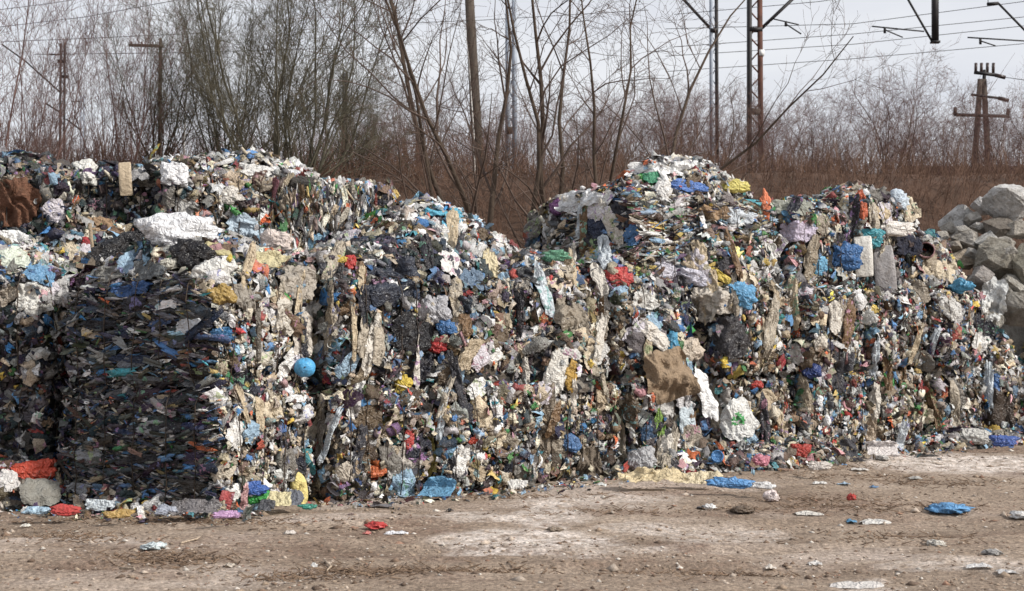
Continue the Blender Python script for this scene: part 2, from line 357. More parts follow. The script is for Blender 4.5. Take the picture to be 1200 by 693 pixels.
# ------------------------------------------------------------------ waste palettes
PAL = dict(
    white=(222, 221, 219), lgrey=(172, 170, 168), beige=(186, 168, 140), brown=(122, 97, 72), dbrown=(72, 56, 44), char=(64, 64, 70), black=(33, 33, 38),
    grey=(116, 115, 116), navy=(44, 54, 74), blue=(48, 112, 168), lblue=(128, 174, 206), teal=(42, 138, 150), red=(168, 52, 46), orange=(206, 98, 40),
    yellow=(208, 176, 62), green=(58, 132, 66), pink=(206, 146, 152), purple=(104, 78, 118), cream=(222, 210, 184))
W = dict(
    mix=dict(white=14, lgrey=15, beige=14, cream=8, brown=10, dbrown=6, char=6, black=3, grey=8, navy=3, blue=4.6, lblue=4.5, teal=2.2, red=3, orange=2.4, yellow=3, green=2.2, pink=2.8, purple=1),
    side=dict(white=22, lgrey=16, beige=20, cream=20, brown=6, dbrown=3, char=3, black=1.5, grey=5, blue=3.5, lblue=4, teal=2, red=2.5, orange=2.5, yellow=3, green=2.2, pink=2.6, purple=.8),
    pale=dict(white=44, lgrey=18, beige=9, cream=12, brown=4, dbrown=3, char=4, black=2, grey=6, blue=2.6, lblue=5, teal=1.8, red=1.4, orange=1.4, yellow=2.2, green=1.4, pink=2, purple=.8),
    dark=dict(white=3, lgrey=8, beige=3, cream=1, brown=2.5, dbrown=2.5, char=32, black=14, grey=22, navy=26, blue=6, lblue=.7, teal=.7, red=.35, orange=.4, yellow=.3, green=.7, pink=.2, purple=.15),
    earth=dict(white=10, lgrey=13, beige=20, cream=10, brown=16, dbrown=8, char=5, black=2.5, grey=7, navy=1.5, blue=2.4, lblue=2.4, teal=1.1, red=1.8, orange=2, yellow=2.2, green=1.5, pink=1.5, purple=.4),
    navy=dict(white=4, lgrey=5, grey=10, char=24, black=20, navy=34, blue=4, beige=2, lblue=2, purple=2),
    cool=dict(white=20, lgrey=16, beige=11, cream=9, brown=7, dbrown=5, char=7, black=3, grey=8, navy=4, blue=5.5, lblue=6.5, teal=3, red=2.2, orange=1.6, yellow=3, green=2.4, pink=2.4, purple=1.2))
BRIGHT = {'blue', 'lblue', 'teal', 'red', 'orange', 'yellow', 'green', 'pink'}
def pick_colors(pal, n):
    d = W[pal]; ks = list(d); p = np.array([d[k] * (1.2 if k in BRIGHT else 1) for k in ks], float); p /= p.sum()
    c = np.array([lin(PAL[k]) for k in ks])[rng.choice(len(ks), n, p=p)]
    v = rng.lognormal(-0.17, 0.28, (n, 1)); c = c * v
    g_ = c.mean(1, keepdims=True); c = c + (g_ - c) * rng.uniform(0.06, 0.4, (n, 1))
    return np.clip(c + rng.normal(0, 0.008, (n, 3)), 0.004, 0.86)

# ------------------------------------------------------------------ library of waste pieces (unit size, z = outward)
def tri_grid(nx, ny):
    q = grid_faces(nx, ny); return np.concatenate([q[:, [0, 1, 2]], q[:, [0, 2, 3]]])
def sh_sheet(seed, nx=6, ny=5, amp=.26):
    r = np.random.default_rng(seed); a, b = np.meshgrid(np.linspace(-.5, .5, nx), np.linspace(-.5, .5, ny), indexing='ij')
    x = a + r.normal(0, .07, a.shape); y = b + r.normal(0, .07, a.shape)
    k = r.uniform(-1, 1, 2) * 5; z = amp * np.abs(np.sin(k[0] * a + k[1] * b + r.uniform(0, 6))) + r.normal(0, amp * .45, a.shape)
    z -= r.uniform(.5, 1.3) * a * a + r.uniform(.5, 1.3) * b * b
    return np.stack([x, y * r.uniform(.55, 1), z], -1).reshape(-1, 3), tri_grid(nx, ny)
def sh_low(seed):
    r = np.random.default_rng(seed); V, F = sph(5, 3); return V * r.uniform(.6, 1.25, (len(V), 1)) * .42 * np.array([1, r.uniform(.5, 1), r.uniform(.4, .8)]), F
def sh_strip(seed, n=7):
    r = np.random.default_rng(seed); s = np.linspace(-.7, .7, n); wv = r.uniform(.08, .18, n); wv[0] *= .4; wv[-1] *= .3
    ph = r.uniform(0, 6); y = .16 * np.sin(s * 4 + ph); z = .12 * np.sin(s * 5 + ph * 2) - .25 * s * s; tw = s * r.uniform(-2, 2)
    V = np.stack([np.stack([s, y - wv * np.cos(tw), z - wv * np.sin(tw)], -1), np.stack([s, y + wv * np.cos(tw), z + wv * np.sin(tw)], -1)], 1).reshape(-1, 3)
    return V, tri_grid(n, 2)
def sph(nu, nv):
    V = [(0, 0, 1.0)]
    for j in range(1, nv):
        for i in range(nu):
            th = math.pi * j / nv; ph = 2 * math.pi * i / nu; V.append((math.sin(th) * math.cos(ph), math.sin(th) * math.sin(ph), math.cos(th)))
    V.append((0, 0, -1.0)); F = []; L = len(V) - 1
    for i in range(nu):
        i2 = (i + 1) % nu; F.append((0, 1 + i, 1 + i2)); F.append((L, 1 + (nv - 2) * nu + i2, 1 + (nv - 2) * nu + i))
        for j in range(nv - 2):
            a = 1 + j * nu; F.append((a + i, a + nu + i, a + nu + i2)); F.append((a + i, a + nu + i2, a + i2))
    return np.array(V), np.array(F)
def sh_wad(seed):
    r = np.random.default_rng(seed); V, F = sph(6, 5); V = V * r.uniform(.6, 1.25, (len(V), 1)) * .42 * np.array([1, r.uniform(.5, 1), r.uniform(.4, .8)])
    return V, F
def sh_bottle(seed):
    r = np.random.default_rng(seed); s = 6; prof = [(-.55, .0), (-.55, .2), (-.1, .21), (.2, .19), (.42, .07), (.55, .07), (.55, 0)]
    V = []; fl = r.uniform(.35, .8)
    for i, (x, q) in enumerate(prof):
        for k in range(s):
            th = 2 * math.pi * k / s + .3; V.append((x, q * math.cos(th) * (1 + r.normal(0, .1)), q * math.sin(th) * fl * (1 + r.normal(0, .1))))
    F = []
    for i in range(len(prof) - 1):
        for k in range(s):
            k2 = (k + 1) % s; a, b, c_, d = i * s + k, i * s + k2, (i + 1) * s + k2, (i + 1) * s + k
            if prof[i][1] > 0 or True: F += [(a, b, c_), (a, c_, d)]
    F = [f for f in F if len({tuple(np.round(V[q], 6)) for q in f}) == 3]
    return np.array(V), np.array(F)
def sh_carton(seed):
    r = np.random.default_rng(seed); V, F = box(0, 0, 0, .9, .6, r.uniform(.08, .3)); V = V + r.normal(0, .05, V.shape)
    F = np.concatenate([F[:, [0, 1, 2]], F[:, [0, 2, 3]]])
    fl = np.array([V[1], V[5], V[5] + [.05, -.3, .15], V[1] + [-.03, -.28, .2]]); 
    return np.vstack([V, fl]), np.vstack([F, [[8, 9, 10], [8, 10, 11]]])
def sh_cup(seed):
    r = np.random.default_rng(seed); s = 8; th = np.arange(s) * 2 * math.pi / s; sq = r.uniform(.5, 1)
    A = np.stack([.28 * np.cos(th), .28 * sq * np.sin(th), 0 * th - .25], 1); B = np.stack([.42 * np.cos(th), .42 * sq * np.sin(th), 0 * th + .3], 1) + r.normal(0, .03, (s, 3))
    C = np.array([[0, 0, -.25]]); k = np.arange(s); k2 = (k + 1) % s
    return np.vstack([A, B, C]), np.concatenate([np.stack([k, k2, s + k2], 1), np.stack([k, s + k2, s + k], 1), np.stack([k2, k, np.full(s, 2 * s)], 1)])
def sh_shard(seed):
    r = np.random.default_rng(seed); s = 8; th = np.arange(s) * 2 * math.pi / s + r.uniform(-.2, .2, s); q = r.uniform(.25, .62, s)
    V = np.vstack([[[0, 0, .12]], np.stack([q * np.cos(th), q * np.sin(th), r.normal(0, .12, s)], 1)]); k = np.arange(s)
    return V, np.stack([np.zeros(s, int), 1 + k, 1 + (k + 1) % s], 1)
LIB = []
for nm, fn, wt, cnt in (('film_scrap', sh_sheet, 60, 9), ('plastic_shard', sh_shard, 7, 5), ('film_strip', sh_strip, 16, 5), ('crumpled_wad', sh_wad, 8, 5),
                        ('carton_piece', sh_carton, 4, 3), ('plastic_bottle', sh_bottle, 5, 3), ('plastic_cup', sh_cup, 3, 2)):
    for k in range(cnt):
        V, F = fn(1000 + 37 * k + len(nm)); LIB.append(dict(name=nm, V=V, F=F, w=wt / cnt, me=mesh(nm, V, F, M_OBJ, smooth=nm in ('film_scrap', 'crumpled_wad'))))
for k, L in enumerate(LIB):
    nm = L['name']; L['Vl'], L['Fl'] = (sh_sheet(3000 + k, 4, 3) if nm == 'film_scrap' else sh_low(4000 + k) if nm in ('crumpled_wad', 'plastic_bottle') else sh_strip(5000 + k, 4) if nm == 'film_strip' else (L['V'], L['F']))
LIBW = np.array([l['w'] for l in LIB]); LIBW /= LIBW.sum()

# ------------------------------------------------------------------ bale and heap surfaces (local coordinates, base at z = 0)
class Bale:
    def __init__(s, label, cx, cy, z0, yaw, dims, pal, pal2=None, strata=None, dens=760, wires=5, name='waste_bale', size=0.062, noise=.055, cat='bale', group='stacked bales of compressed plastic waste', pieces=True):
        s.__dict__.update(label=label, c=np.array([cx, cy, z0], float), yaw=R(yaw), dims=np.array(dims, float), pal=pal, pal2=pal2 or pal, strata=strata, dens=dens, wires=wires, name=name, size=size, noise=noise, cat=cat, group=group, pieces=pieces)
        s.seed = rng.uniform(0, 200, 3)
        s.kind = 'bale'
    def mapf(s, Q):
        """Q on the unit box surface [-.5,.5] -> rounded bumpy bale surface"""
        h = s.dims / 2; rad = 0.10; P = Q * 2 * h; inner = np.clip(P, -(h - rad), h - rad); d = P - inner
        nrm = norm(np.where(np.abs(d).sum(-1, keepdims=True) < 1e-6, P, d)); P = inner + nrm * rad
        bulge = 1 - np.abs(Q[..., [2]] * 2) ** 3
        P = P + nrm * (s.noise * 1.3 * fbm(P * 1.7 + s.seed, 2)[..., None] + s.noise * .9 * fbm(P * 5 + s.seed, 2)[..., None] + .05 * bulge - .02)
        P = P + [0, 0, s.dims[2] / 2]
        return P, nrm
    def core(s, n=13):
        Vs = []; Fs = []; o = 0
        for ax in range(3):
            for sg in (-.5, .5):
                a, b = np.meshgrid(np.linspace(-.5, .5, n), np.linspace(-.5, .5, n), indexing='ij'); Q = np.zeros((n, n, 3)); o1, o2 = [i for i in range(3) if i != ax]
                Q[..., ax] = sg; Q[..., o1] = a; Q[..., o2] = b
                P, nr = s.mapf(Q); P = P - nr * .03; f = grid_faces(n, n, o)
                if (sg > 0) == (ax == 1): f = f[:, ::-1]
                Vs.append(P.reshape(-1, 3)); Fs.append(f); o += n * n
        return np.vstack(Vs), np.concatenate(Fs)
    def sample(s):
        L, D, H = s.dims; faces = [(1, -.5, L * H), (1, .5, L * H), (0, -.5, D * H), (0, .5, D * H), (2, .5, L * D)]
        Qs = []; pal = []; st = []
        for ax, sg, A in faces:
            n = int(A * s.dens); Q = rng.uniform(-.5, .5, (n, 3)); Q[:, ax] = sg; Qs.append(Q)
            pal += [s.pal2 if (ax == 0 and sg > 0) else s.pal] * n; st += [s.strata if ax == 1 or (ax == 0 and s.pal2 == s.pal) else None] * n
        P, nr = s.mapf(np.vstack(Qs)); return P, nr, pal, st
class Heap(Bale):
    def __init__(s, label, cx, cy, z0, yaw, rad, pal, dens=640, name='loose_waste_heap', size=.075, lumps=.14, strata=None, cat='heap', group='loose heaps of waste lying on the bales', power=.6):
        s.__dict__.update(label=label, c=np.array([cx, cy, z0], float), yaw=R(yaw), rad=np.array(rad, float), pal=pal, strata=strata, dens=dens, wires=0, name=name, size=size, lumps=lumps, cat=cat, group=group, pieces=True, power=power)
        s.seed = rng.uniform(0, 200, 3); s.kind = 'heap'
    def hf(s, A):
        r2 = np.clip((A ** 2).sum(-1), 0, 1); z = s.rad[2] * (1 - r2) ** s.power
        P = np.concatenate([A * s.rad[:2], z[..., None]], -1); k = np.clip((1 - r2) * 3, 0, 1)
        P[..., 2] += k * s.lumps * fbm(P * [2.2, 2.2, 1] + s.seed, 3); P[..., :2] += .07 * np.stack([fbm(P * 1.6 + s.seed, 2), fbm(P * 1.6 + s.seed + 9, 2)], -1)
        P[..., 2] = np.where(r2 > .985, -.05, P[..., 2])
        return P
    def mapA(s, A):
        e = .02; P = s.hf(A); Px = s.hf(A + [e, 0]); Py = s.hf(A + [0, e]); nr = norm(np.cross(Px - P, Py - P)); nr = np.where(nr[..., 2:] < 0, -nr, nr)
        return P, nr
    def core(s, nr=14, na=36):
        rr = np.sqrt(np.linspace(0, 1, nr)); th = np.linspace(0, 2 * math.pi, na, endpoint=False)
        A = np.stack([rr[:, None] * np.cos(th), rr[:, None] * np.sin(th)], -1); P, n_ = s.mapA(A); P = P - n_ * .03
        V = P.reshape(-1, 3); i = np.arange(nr - 1)[:, None] * na; k = np.arange(na)[None]; k2 = (k + 1) % na
        F = np.stack([i + k, i + na + k, i + na + k2, i + k2], -1).reshape(-1, 4); return V, F
    def sample(s):
        A = 3.14 * s.rad[0] * s.rad[1] * (1 + s.rad[2] / s.rad[:2].mean()); n = int(A * s.dens)
        r = np.sqrt(rng.uniform(0, .97, n)); th = rng.uniform(0, 2 * math.pi, n)
        P, nr = s.mapA(np.stack([r * np.cos(th), r * np.sin(th)], -1)); return P, nr, [s.pal] * n, [s.strata] * n

U = np.array([.777, .629]); NV = np.array([-.629, .777]); O = np.array([-1.86, 13.45])
def ts(t, s): return O + U * t + NV * s
UNITS = []
def front(t0, t1, z0, label, pal, s0=0.0, D=1.2, H=1.05, yaw=39, **kw):
    c = ts((t0 + t1) / 2, s0 + D / 2); UNITS.append(Bale(label, c[0], c[1], z0, yaw + rng.uniform(-3, 3), (t1 - t0 - .16, D, H), pal, **kw))
def bale(*a, **k): UNITS.append(Bale(*a, **k))
def heap(label, t, s, z0, rad, pal, yaw=39, xy=None, **kw):
    c = ts(t, s) if xy is None else xy; UNITS.append(Heap(label, c[0], c[1], z0, yaw, rad, pal, **kw))

# left corner stack: dark film ends, pale mixed long side
bale('bottom dark film bale at the left front corner, orange bags at its foot', -3.07, 13.53, 0.0, -28, (1.85, 1.35, 1.12), 'dark', 'side', strata='h', size=.05, dens=950, noise=.03)
bale('upper dark film bale at the left front corner, below the big white sack', -3.09, 13.55, 1.1, -29, (1.78, 1.33, 1.08), 'dark', 'side', strata='h', size=.05, dens=950, noise=.03)
bale('shade-darkened bale on the ground at the far left edge', -5.15, 14.3, 0.0, -8, (1.5, 1.2, 1.15), 'dark', dens=624)  # dark palette on both far-left bales paints the recess shade into their scraps
bale('upper bale at the far left edge under white and blue film', -5.2, 14.25, 1.13, -6, (1.5, 1.2, 1.05), 'dark', 'pale', dens=624)
# front row running back to the right
front(0.16, 1.38, 0, 'bottom beige and grey bale just right of the blue ball stack', 'earth')
front(0.15, 1.36, 1.1, 'upper mixed bale right of the blue ball, hung with beige film', 'mix', s0=.1)
front(1.4, 2.76, 0, 'bottom bale above the light blue sheet at the foot of the wall', 'mix', s0=-.06)
front(1.4, 2.75, 1.1, 'second layer bale under the dark navy film in the middle', 'mix', s0=.36)
front(2.8, 4.14, 0, 'bottom bale below the pointed white hanging film', 'earth', s0=.16)
front(2.8, 4.14, 1.1, 'second layer bale beside the pointed white hanging film', 'earth', s0=.42)
front(4.2, 5.5, 0, 'bottom bale behind the hanging clear film and blue round lid', 'mix', s0=.1)
front(4.2, 5.5, 1.1, 'second layer bale behind the big brown sack', 'earth', s0=.34)
front(5.6, 6.98, 0, 'bottom bale behind the white bag printed green', 'earth', s0=.05)
front(5.6, 6.98, 1.1, 'second layer bale up and right of the green printed bag', 'mix', s0=.02)
front(7.05, 8.38, 0, 'bottom bale left of the long vertical seam on the right', 'mix', s0=-.05)
front(7.05, 8.38, 1.1, 'second layer bale under the blue bag, left of the right seam', 'mix')
front(8.56, 9.85, 0, 'bottom bale right of the long vertical seam', 'earth', s0=.1)
front(8.54, 9.85, 1.1, 'second layer bale behind the hanging grey panel', 'mix', s0=.08)
front(9.9, 11.2, 0, 'bottom bale with the white sheet, near the right end', 'earth')
front(9.9, 11.2, 1.1, 'second layer bale below the pink foam roll', 'mix')
front(11.25, 12.5, 0, 'last bottom bale at the right end beside the boulders', 'earth')
front(12.6, 13.9, 0, 'outermost bottom bale behind the dark brown film at the right', 'earth', s0=.1)
# third layer, set back
front(4.55, 5.95, 2.14, 'layered bale at the left flank of the highest peak', 'cool', s0=.55, strata='h', H=1.15)
front(5.95, 7.25, 2.14, 'layered bale under the white sheets of the highest peak', 'cool', s0=.5, strata='h', H=1.12)
front(7.3, 8.6, 2.14, 'top bale under the grey green sack right of the peak', 'mix', s0=.35, H=1.05)
front(8.75, 10.1, 2.14, 'top right bale crowned by a pale blue and white bag', 'mix', s0=.35, H=1.3)
front(5.05, 6.25, 2.14, 'pale bale with the purple bag left of the highest peak', 'pale', s0=1.8, H=1.05)
# row behind on the left
bale('back bale of upright brown fibres, third layer, left of the turquoise bag', -2.2, 16.55, 2.14, 20, (1.36, 1.2, 1.12), 'earth', 'earth', strata='v', dens=873)
bale('back bale of mixed rags with the pale stick, third layer', -3.42, 16.1, 2.14, 20, (1.15, 1.2, 1.22), 'earth', 'earth', dens=748)
bale('navy film bale with a white tied bag on its top', -4.35, 16.2, 2.14, 8, (.95, 1.2, 1.3), 'navy', 'navy', dens=707)
bale('dirty brown bale at the upper left with a brown sack', -5.75, 15.6, 2.2, 6, (1.9, 1.3, 1.18), 'dark', 'earth', dens=707)
# carrying bales of the second row, mostly hidden
for t0 in (1.4, 2.85, 4.3, 5.75, 7.2, 8.7):
    for z in (0, 1.07):
        front(t0, t0 + 1.38, z, 'inner bale of the second row buried behind the front wall', 'earth', s0=1.3, dens=160, wires=0)
for cx, cy in ((-2.3, 16.6), (-3.75, 16.2), (-5.6, 15.9)):
    for z in (0, 1.07):
        bale('inner bale carrying the back left row', cx, cy, z, 18, (1.42, 1.2, 1.08), 'earth', dens=160, wires=0)
# loose heaps
heap('slumped film shoulder below the dark navy film', 2.1, .42, 1.0, (.66, .42, .98), 'mix', size=.075)
heap('slumped rag shoulder beside the pointed white film', 3.45, .5, 1.0, (.66, .44, .95), 'earth', size=.075)
heap('slumped shoulder of waste above the brown sack', 4.85, .45, 1.0, (.64, .4, .92), 'mix', size=.075)
heap('loose film heap on the dark corner stack', 0, 0, 2.02, (.92, .72, .5), 'mix', -28, (-3.1, 13.62), size=.085)
heap('loose rags heaped between the corner stack and back bales', 0, 0, 2.0, (1.5, .8, .55), 'mix', 20, (-3.3, 14.9), size=.085)
heap('white and blue film heap at the far left edge', 0, 0, 2.0, (.85, .6, .55), 'pale', 0, (-5.1, 14.2), size=.075)
heap('muddy rag heap on the upper left bale', 0, 0, 3.2, (1.05, .7, .34), 'dark', 6, (-5.85, 15.6))
heap('pale scrap heap sloping down from the upper left bale', 0, 0, 2.1, (.75, .7, .72), 'mix', 6, (-4.72, 15.45))
heap('pale crest of loose film on the back bales', 0, 0, 3.25, (1.25, .5, .30), 'pale', 20, (-3.3, 16.1))
heap('heap of beige film on the bale right of the blue ball', .7, .75, 2.03, (.8, .6, .4), 'mix')
heap('dark film heap in the middle of the wall', 1.85, 1.12, 2.02, (.9, .68, .66), 'dark', size=.075)
heap('white slope of loose film under the turquoise bag', 2.5, 1.75, 2.0, (1.6, 1.0, 1.05), 'pale', size=.08, power=.8)
heap('low pale heap in the dip left of the purple bag', 3.9, 1.5, 2.0, (1.0, .8, .5), 'pale')
heap('stringy grey heap over the wall right of the beige strip', 3.4, 1.02, 2.03, (.8, .55, .45), 'mix')
heap('slumped heap with the red bag below the peak', 4.85, .95, 2.03, (.8, .52, .6), 'mix', size=.085)
heap('slumped layered heap below the highest peak', 6.25, .68, 2.03, (.95, .6, .9), 'cool', size=.085)
heap('white crest of loose film on the highest peak', 6.1, 1.12, 3.15, (1.25, .55, .64), 'pale', size=.075)
heap('loose heap under the grey green sack', 8.0, .98, 3.05, (.8, .52, .3), 'mix')
heap('pale crest on the bale left of the purple bag', 5.6, 2.4, 3.1, (.58, .52, .28), 'pale')
heap('loose crest of the top right bale', 9.4, .95, 3.34, (.6, .5, .25), 'earth')
heap('loose heap sloping to the boulders below the pink roll', 10.5, .68, 2.03, (.85, .56, .92), 'mix')
heap('loose heap at the low right end beside the boulders', 11.75, .66, .98, (.8, .58, .85), 'mix')
heap('litter apron at the foot of the wall before the green printed bag', 6.3, -.15, -.02, (1.3, .55, .26), 'mix', size=.068)
heap('litter apron at the foot of the wall below the brown sack', 4.8, -.12, -.02, (1.0, .42, .3), 'mix', size=.075)
heap('loose heap sagging off the outermost right bale', 13.1, .7, 1.0, (.75, .58, .4), 'mix')
heap('litter apron at the right end of the wall', 10.6, -.12, -.02, (1.6, .45, .24), 'mix', size=.068)
heap('low litter apron at the foot of the dark corner stack', 0, 0, -.02, (1.2, .22, .13), 'mix', -28, (-3.5, 13.02), size=.068)
heap('litter apron at the far left edge', 0, 0, -.02, (.75, .45, .42), 'mix', 8, (-4.85, 13.35), size=.068)

# boulders
def rock_mesh(seed):
    r = np.random.default_rng(seed); bm = bmesh.new()
    for q in norm(r.normal(0, 1, (19, 3))) * r.uniform(.8, 1.1, (19, 1)): bm.verts.new(q)
    h_ = bmesh.ops.convex_hull(bm, input=bm.verts); bmesh.ops.delete(bm, geom=[v for v in bm.verts if not v.link_faces], context='VERTS')
    bmesh.ops.triangulate(bm, faces=bm.faces[:]); bmesh.ops.subdivide_edges(bm, edges=[e_ for e_ in bm.edges if e_.calc_length() > .2], cuts=5, use_grid_fill=True); bmesh.ops.triangulate(bm, faces=bm.faces[:])
    me = bpy.data.meshes.new('boulder'); bm.to_mesh(me); bm.free(); V = np.array([v.co for v in me.vertices]); sd_ = r.uniform(0, 50, 3)
    V = V + norm(V) * (.02 * fbm(V * 3 + sd_, 3) + .035 * vnoise(V * 9 + sd_) + .02 * vnoise(V * 19 + sd_))[:, None]; me.vertices.foreach_set('co', V.astype(np.float32).ravel()); me.update(); me.materials.append(M_ROCK)
    return me
ROCKS = [rock_mesh(50 + k) for k in range(7)]
ROCKT = []
# px, py (centre), width px, height px, depth, colour, label
RK = [(1180, 238, 62, 56, 22.3, (.56, .56, .56), 'big white limestone boulder topping the heap at the right edge'),
      (1126, 262, 44, 42, 22.6, (.50, .50, .50), 'pale angular boulder left of the big white one'),
      (1150, 243, 26, 22, 23.0, (.46, .46, .47), 'small pale boulder in the notch beside the big white one'),
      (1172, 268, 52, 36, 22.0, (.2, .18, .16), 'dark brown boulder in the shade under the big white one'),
      (1168, 308, 66, 60, 21.4, (.30, .285, .25), 'large grey brown boulder in the middle of the heap'),
      (1204, 316, 50, 60, 21.2, (.29, .28, .24), 'large grey boulder cut by the right edge of view'),
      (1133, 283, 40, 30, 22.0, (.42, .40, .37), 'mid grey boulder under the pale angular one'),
      (1158, 284, 34, 26, 21.8, (.44, .44, .43), 'flat pale boulder above the large grey brown one'),
      (1125, 305, 44, 26, 21.6, (.36, .31, .25), 'tan boulder against the waste right of the pink roll'),
      (1150, 330, 30, 34, 21.1, (.36, .34, .33), 'narrow grey boulder left of the large grey brown one'),
      (1190, 362, 50, 44, 20.9, (.29, .28, .26), 'grey boulder low at the right edge, above the waste'),
      (1103, 277, 18, 14, 22.2, (.42, .4, .37), 'small round stone at the left end of the boulder heap'),
      (1148, 268, 22, 14, 22.2, (.45, .44, .42), 'small flat stone between the pale boulders'),
      (1112, 290, 24, 16, 22.0, (.4, .38, .35), 'small grey stone below the round stone'),
      (1140, 256, 20, 18, 22.3, (.44, .43, .41), 'little grey stone under the small pale boulder'), (1112, 268, 18, 16, 22.4, (.40, .38, .35), 'little tan stone left of the pale angular boulder'),
      (1139, 300, 22, 18, 21.5, (.40, .39, .37), 'little grey stone above the narrow grey boulder'), (1150, 302, 18, 15, 21.4, (.46, .45, .43), 'little white stone left of the large grey brown boulder'),
      (1120, 288, 20, 13, 21.8, (.36, .33, .29), 'little brown stone beside the mid grey boulder'), (1178, 286, 24, 18, 21.6, (.38, .36, .33), 'little grey stone under the dark brown boulder'),
      (1192, 270, 26, 24, 21.8, (.33, .31, .28), 'rough brown stone right of the dark brown boulder'), (1142, 352, 30, 22, 20.9, (.33, .32, .30), 'low grey stone touching the waste below the narrow boulder'),
      (1186, 334, 30, 26, 21.0, (.40, .39, .36), 'rough grey stone between the two large boulders'),
      (1160, 350, 30, 26, 21.0, (.36, .35, .33), 'rough pale stone under the large grey brown boulder'), (1176, 340, 22, 18, 20.9, (.42, .41, .39), 'little pale stone above the low right boulder'),
      (1165, 376, 28, 22, 20.8, (.34, .33, .3), 'little grey stone left of the low right boulder'), (1128, 272, 20, 16, 22.0, (.45, .44, .42), 'little pale stone in front of the pale angular boulder'), (1184, 296, 18, 14, 21.1, (.4, .39, .37), 'little grey stone on the large grey brown boulder'),
      (1240, 250, 80, 80, 22.5, (.48, .47, .45), 'white boulder just past the right edge of view'),
      (1255, 340, 90, 90, 21.8, (.34, .32, .3), 'grey boulder past the right edge of view'),
      (1250, 440, 90, 110, 21.4, (.33, .32, .3), 'lowest boulder past the right edge of view'),
      (1165, 400, 90, 90, 22.2, (.3, .29, .27), 'buried boulder carrying the heap'), (1130, 360, 80, 80, 22.8, (.3, .29, .27), 'buried boulder at the back of the heap'),
      (1120, 440, 100, 110, 22.9, (.3, .29, .27), 'buried bottom boulder at the back'), (1190, 455, 90, 100, 22.3, (.3, .29, .27), 'buried bottom boulder of the heap')]
for q in range(34):   # the heap goes on past the frame
    x_ = rng.uniform(8.1, 12.5); y_ = rng.uniform(20.6, 24); z_ = rng.uniform(.2, max(.3, 3.2 - abs(y_ - 22.4) * 1.1 - abs(x_ - 9.5) * .45)); px_, py_ = to_px(np.array([x_, y_, z_])); wd_ = rng.uniform(.7, 1.15) * FPX / y_
    RK.append((float(px_), float(py_), wd_, wd_ * .8, y_, (.34, .33, .31), 'boulder of the heap past the right edge of view'))
for i, (px, py, wp, hp, Y, c, lb) in enumerate(RK):
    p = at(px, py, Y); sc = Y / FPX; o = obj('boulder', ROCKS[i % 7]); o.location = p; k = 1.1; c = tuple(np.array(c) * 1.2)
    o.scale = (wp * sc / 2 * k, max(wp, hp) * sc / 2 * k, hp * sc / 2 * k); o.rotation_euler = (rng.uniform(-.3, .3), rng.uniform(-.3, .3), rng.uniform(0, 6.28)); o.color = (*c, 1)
    o.scale = (o.scale[0] if True else 0, o.scale[0] * .5 + o.scale[1] * .5, o.scale[2])
    tag(o, lb, 'boulder', 'heap of limestone boulders at the right edge')
    ROCKT.append(o)
bpy.context.view_layer.update()

# ------------------------------------------------------------------ build cores, one collision tree
bv_V = []; bv_F = []; bv_U = []; bo = 0; cur = None
def bv_add(V, F):
    global bo
    for f in F: bv_F.append([int(q) + bo for q in f]); bv_U.append(cur)
    bv_V.extend(map(tuple, V)); bo += len(V)
for u in UNITS:
    c, s_ = math.cos(u.yaw), math.sin(u.yaw); u.R = np.array([[c, -s_, 0], [s_, c, 0], [0, 0, 1]])
    u.root = empty(u.name, u.c, u.yaw); tag(u.root, u.label, u.cat, u.group)
    V, F = u.core(); ob = obj('core', mesh('core', V, F, M_CORE, smooth=True), u.root)
    cur = u; bv_add(V @ u.R.T + u.c, F); cur = None
for o in ROCKT:
    mw = np.array(o.matrix_world); V = np.array([v.co for v in o.data.vertices]); bv_add(V @ mw[:3, :3].T + mw[:3, 3], [tuple(p.vertices) for p in o.data.polygons])
gxx = np.linspace(-12, 14, 120); gyy = np.linspace(6, 26, 100); XX, YY = np.meshgrid(gxx, gyy, indexing='ij')
bv_add(np.stack([XX, YY, ground_z(XX, YY)], -1).reshape(-1, 3), grid_faces(120, 100))
BVH = BVHTree.FromPolygons(bv_V, bv_F)
def visible(P, eye=CAM, tol=.13):
    d = P - eye; L = float(np.linalg.norm(d)); h = BVH.ray_cast(Vector(eye), Vector(d / L), L + .1)
    return h[3] is None or h[3] > L - tol

# ------------------------------------------------------------------ loose things lying on, hanging from and leaning on the waste
HV = []; HF = []
def covered(q):
    d = norm(CAM - q); return HBVH.ray_cast(Vector(q + d * .3), Vector(-d), .48)[0] is not None
def hit(px, py):
    d = norm(ray_dir(px, py)); h = BVH.ray_cast(Vector(CAM), Vector(d), 60)
    if h[0] is None: return hit(px, py + 4) if py < 400 else None
    n = np.array(h[1]); n = -n if np.dot(n, d) > 0 else n
    return np.array(h[0]), n, h[3]
def hit_out(px, py):
    h0 = hit(px, py)
    if h0 is None: return None
    p, n, L = h0; Lm = L
    for dx, dy in ((-7, 0), (7, 0), (0, -7), (0, 7), (0, -13), (0, 13)):
        q = BVH.ray_cast(Vector(CAM), Vector(norm(ray_dir(px + dx, py + dy))), 60)
        if q[0] is not None and L - 4 < q[3] < Lm: Lm = q[3]
    k = (1.0 if L - Lm > .5 else .75) * (L - Lm); d = norm(p - CAM); return p - d * k, n, L - k
def basis(n, p, tilt=0.0, face=.7):
    tc_ = norm(CAM - p); nn = norm(n * (1 - face) + tc_ * face + np.array([0, 0, .12])); hor = norm(np.cross([0, 0, 1.0], nn)); ver = np.cross(nn, hor)
    c, s = math.cos(tilt), math.sin(tilt)
    return hor * c + ver * s, ver * c - hor * s, nn
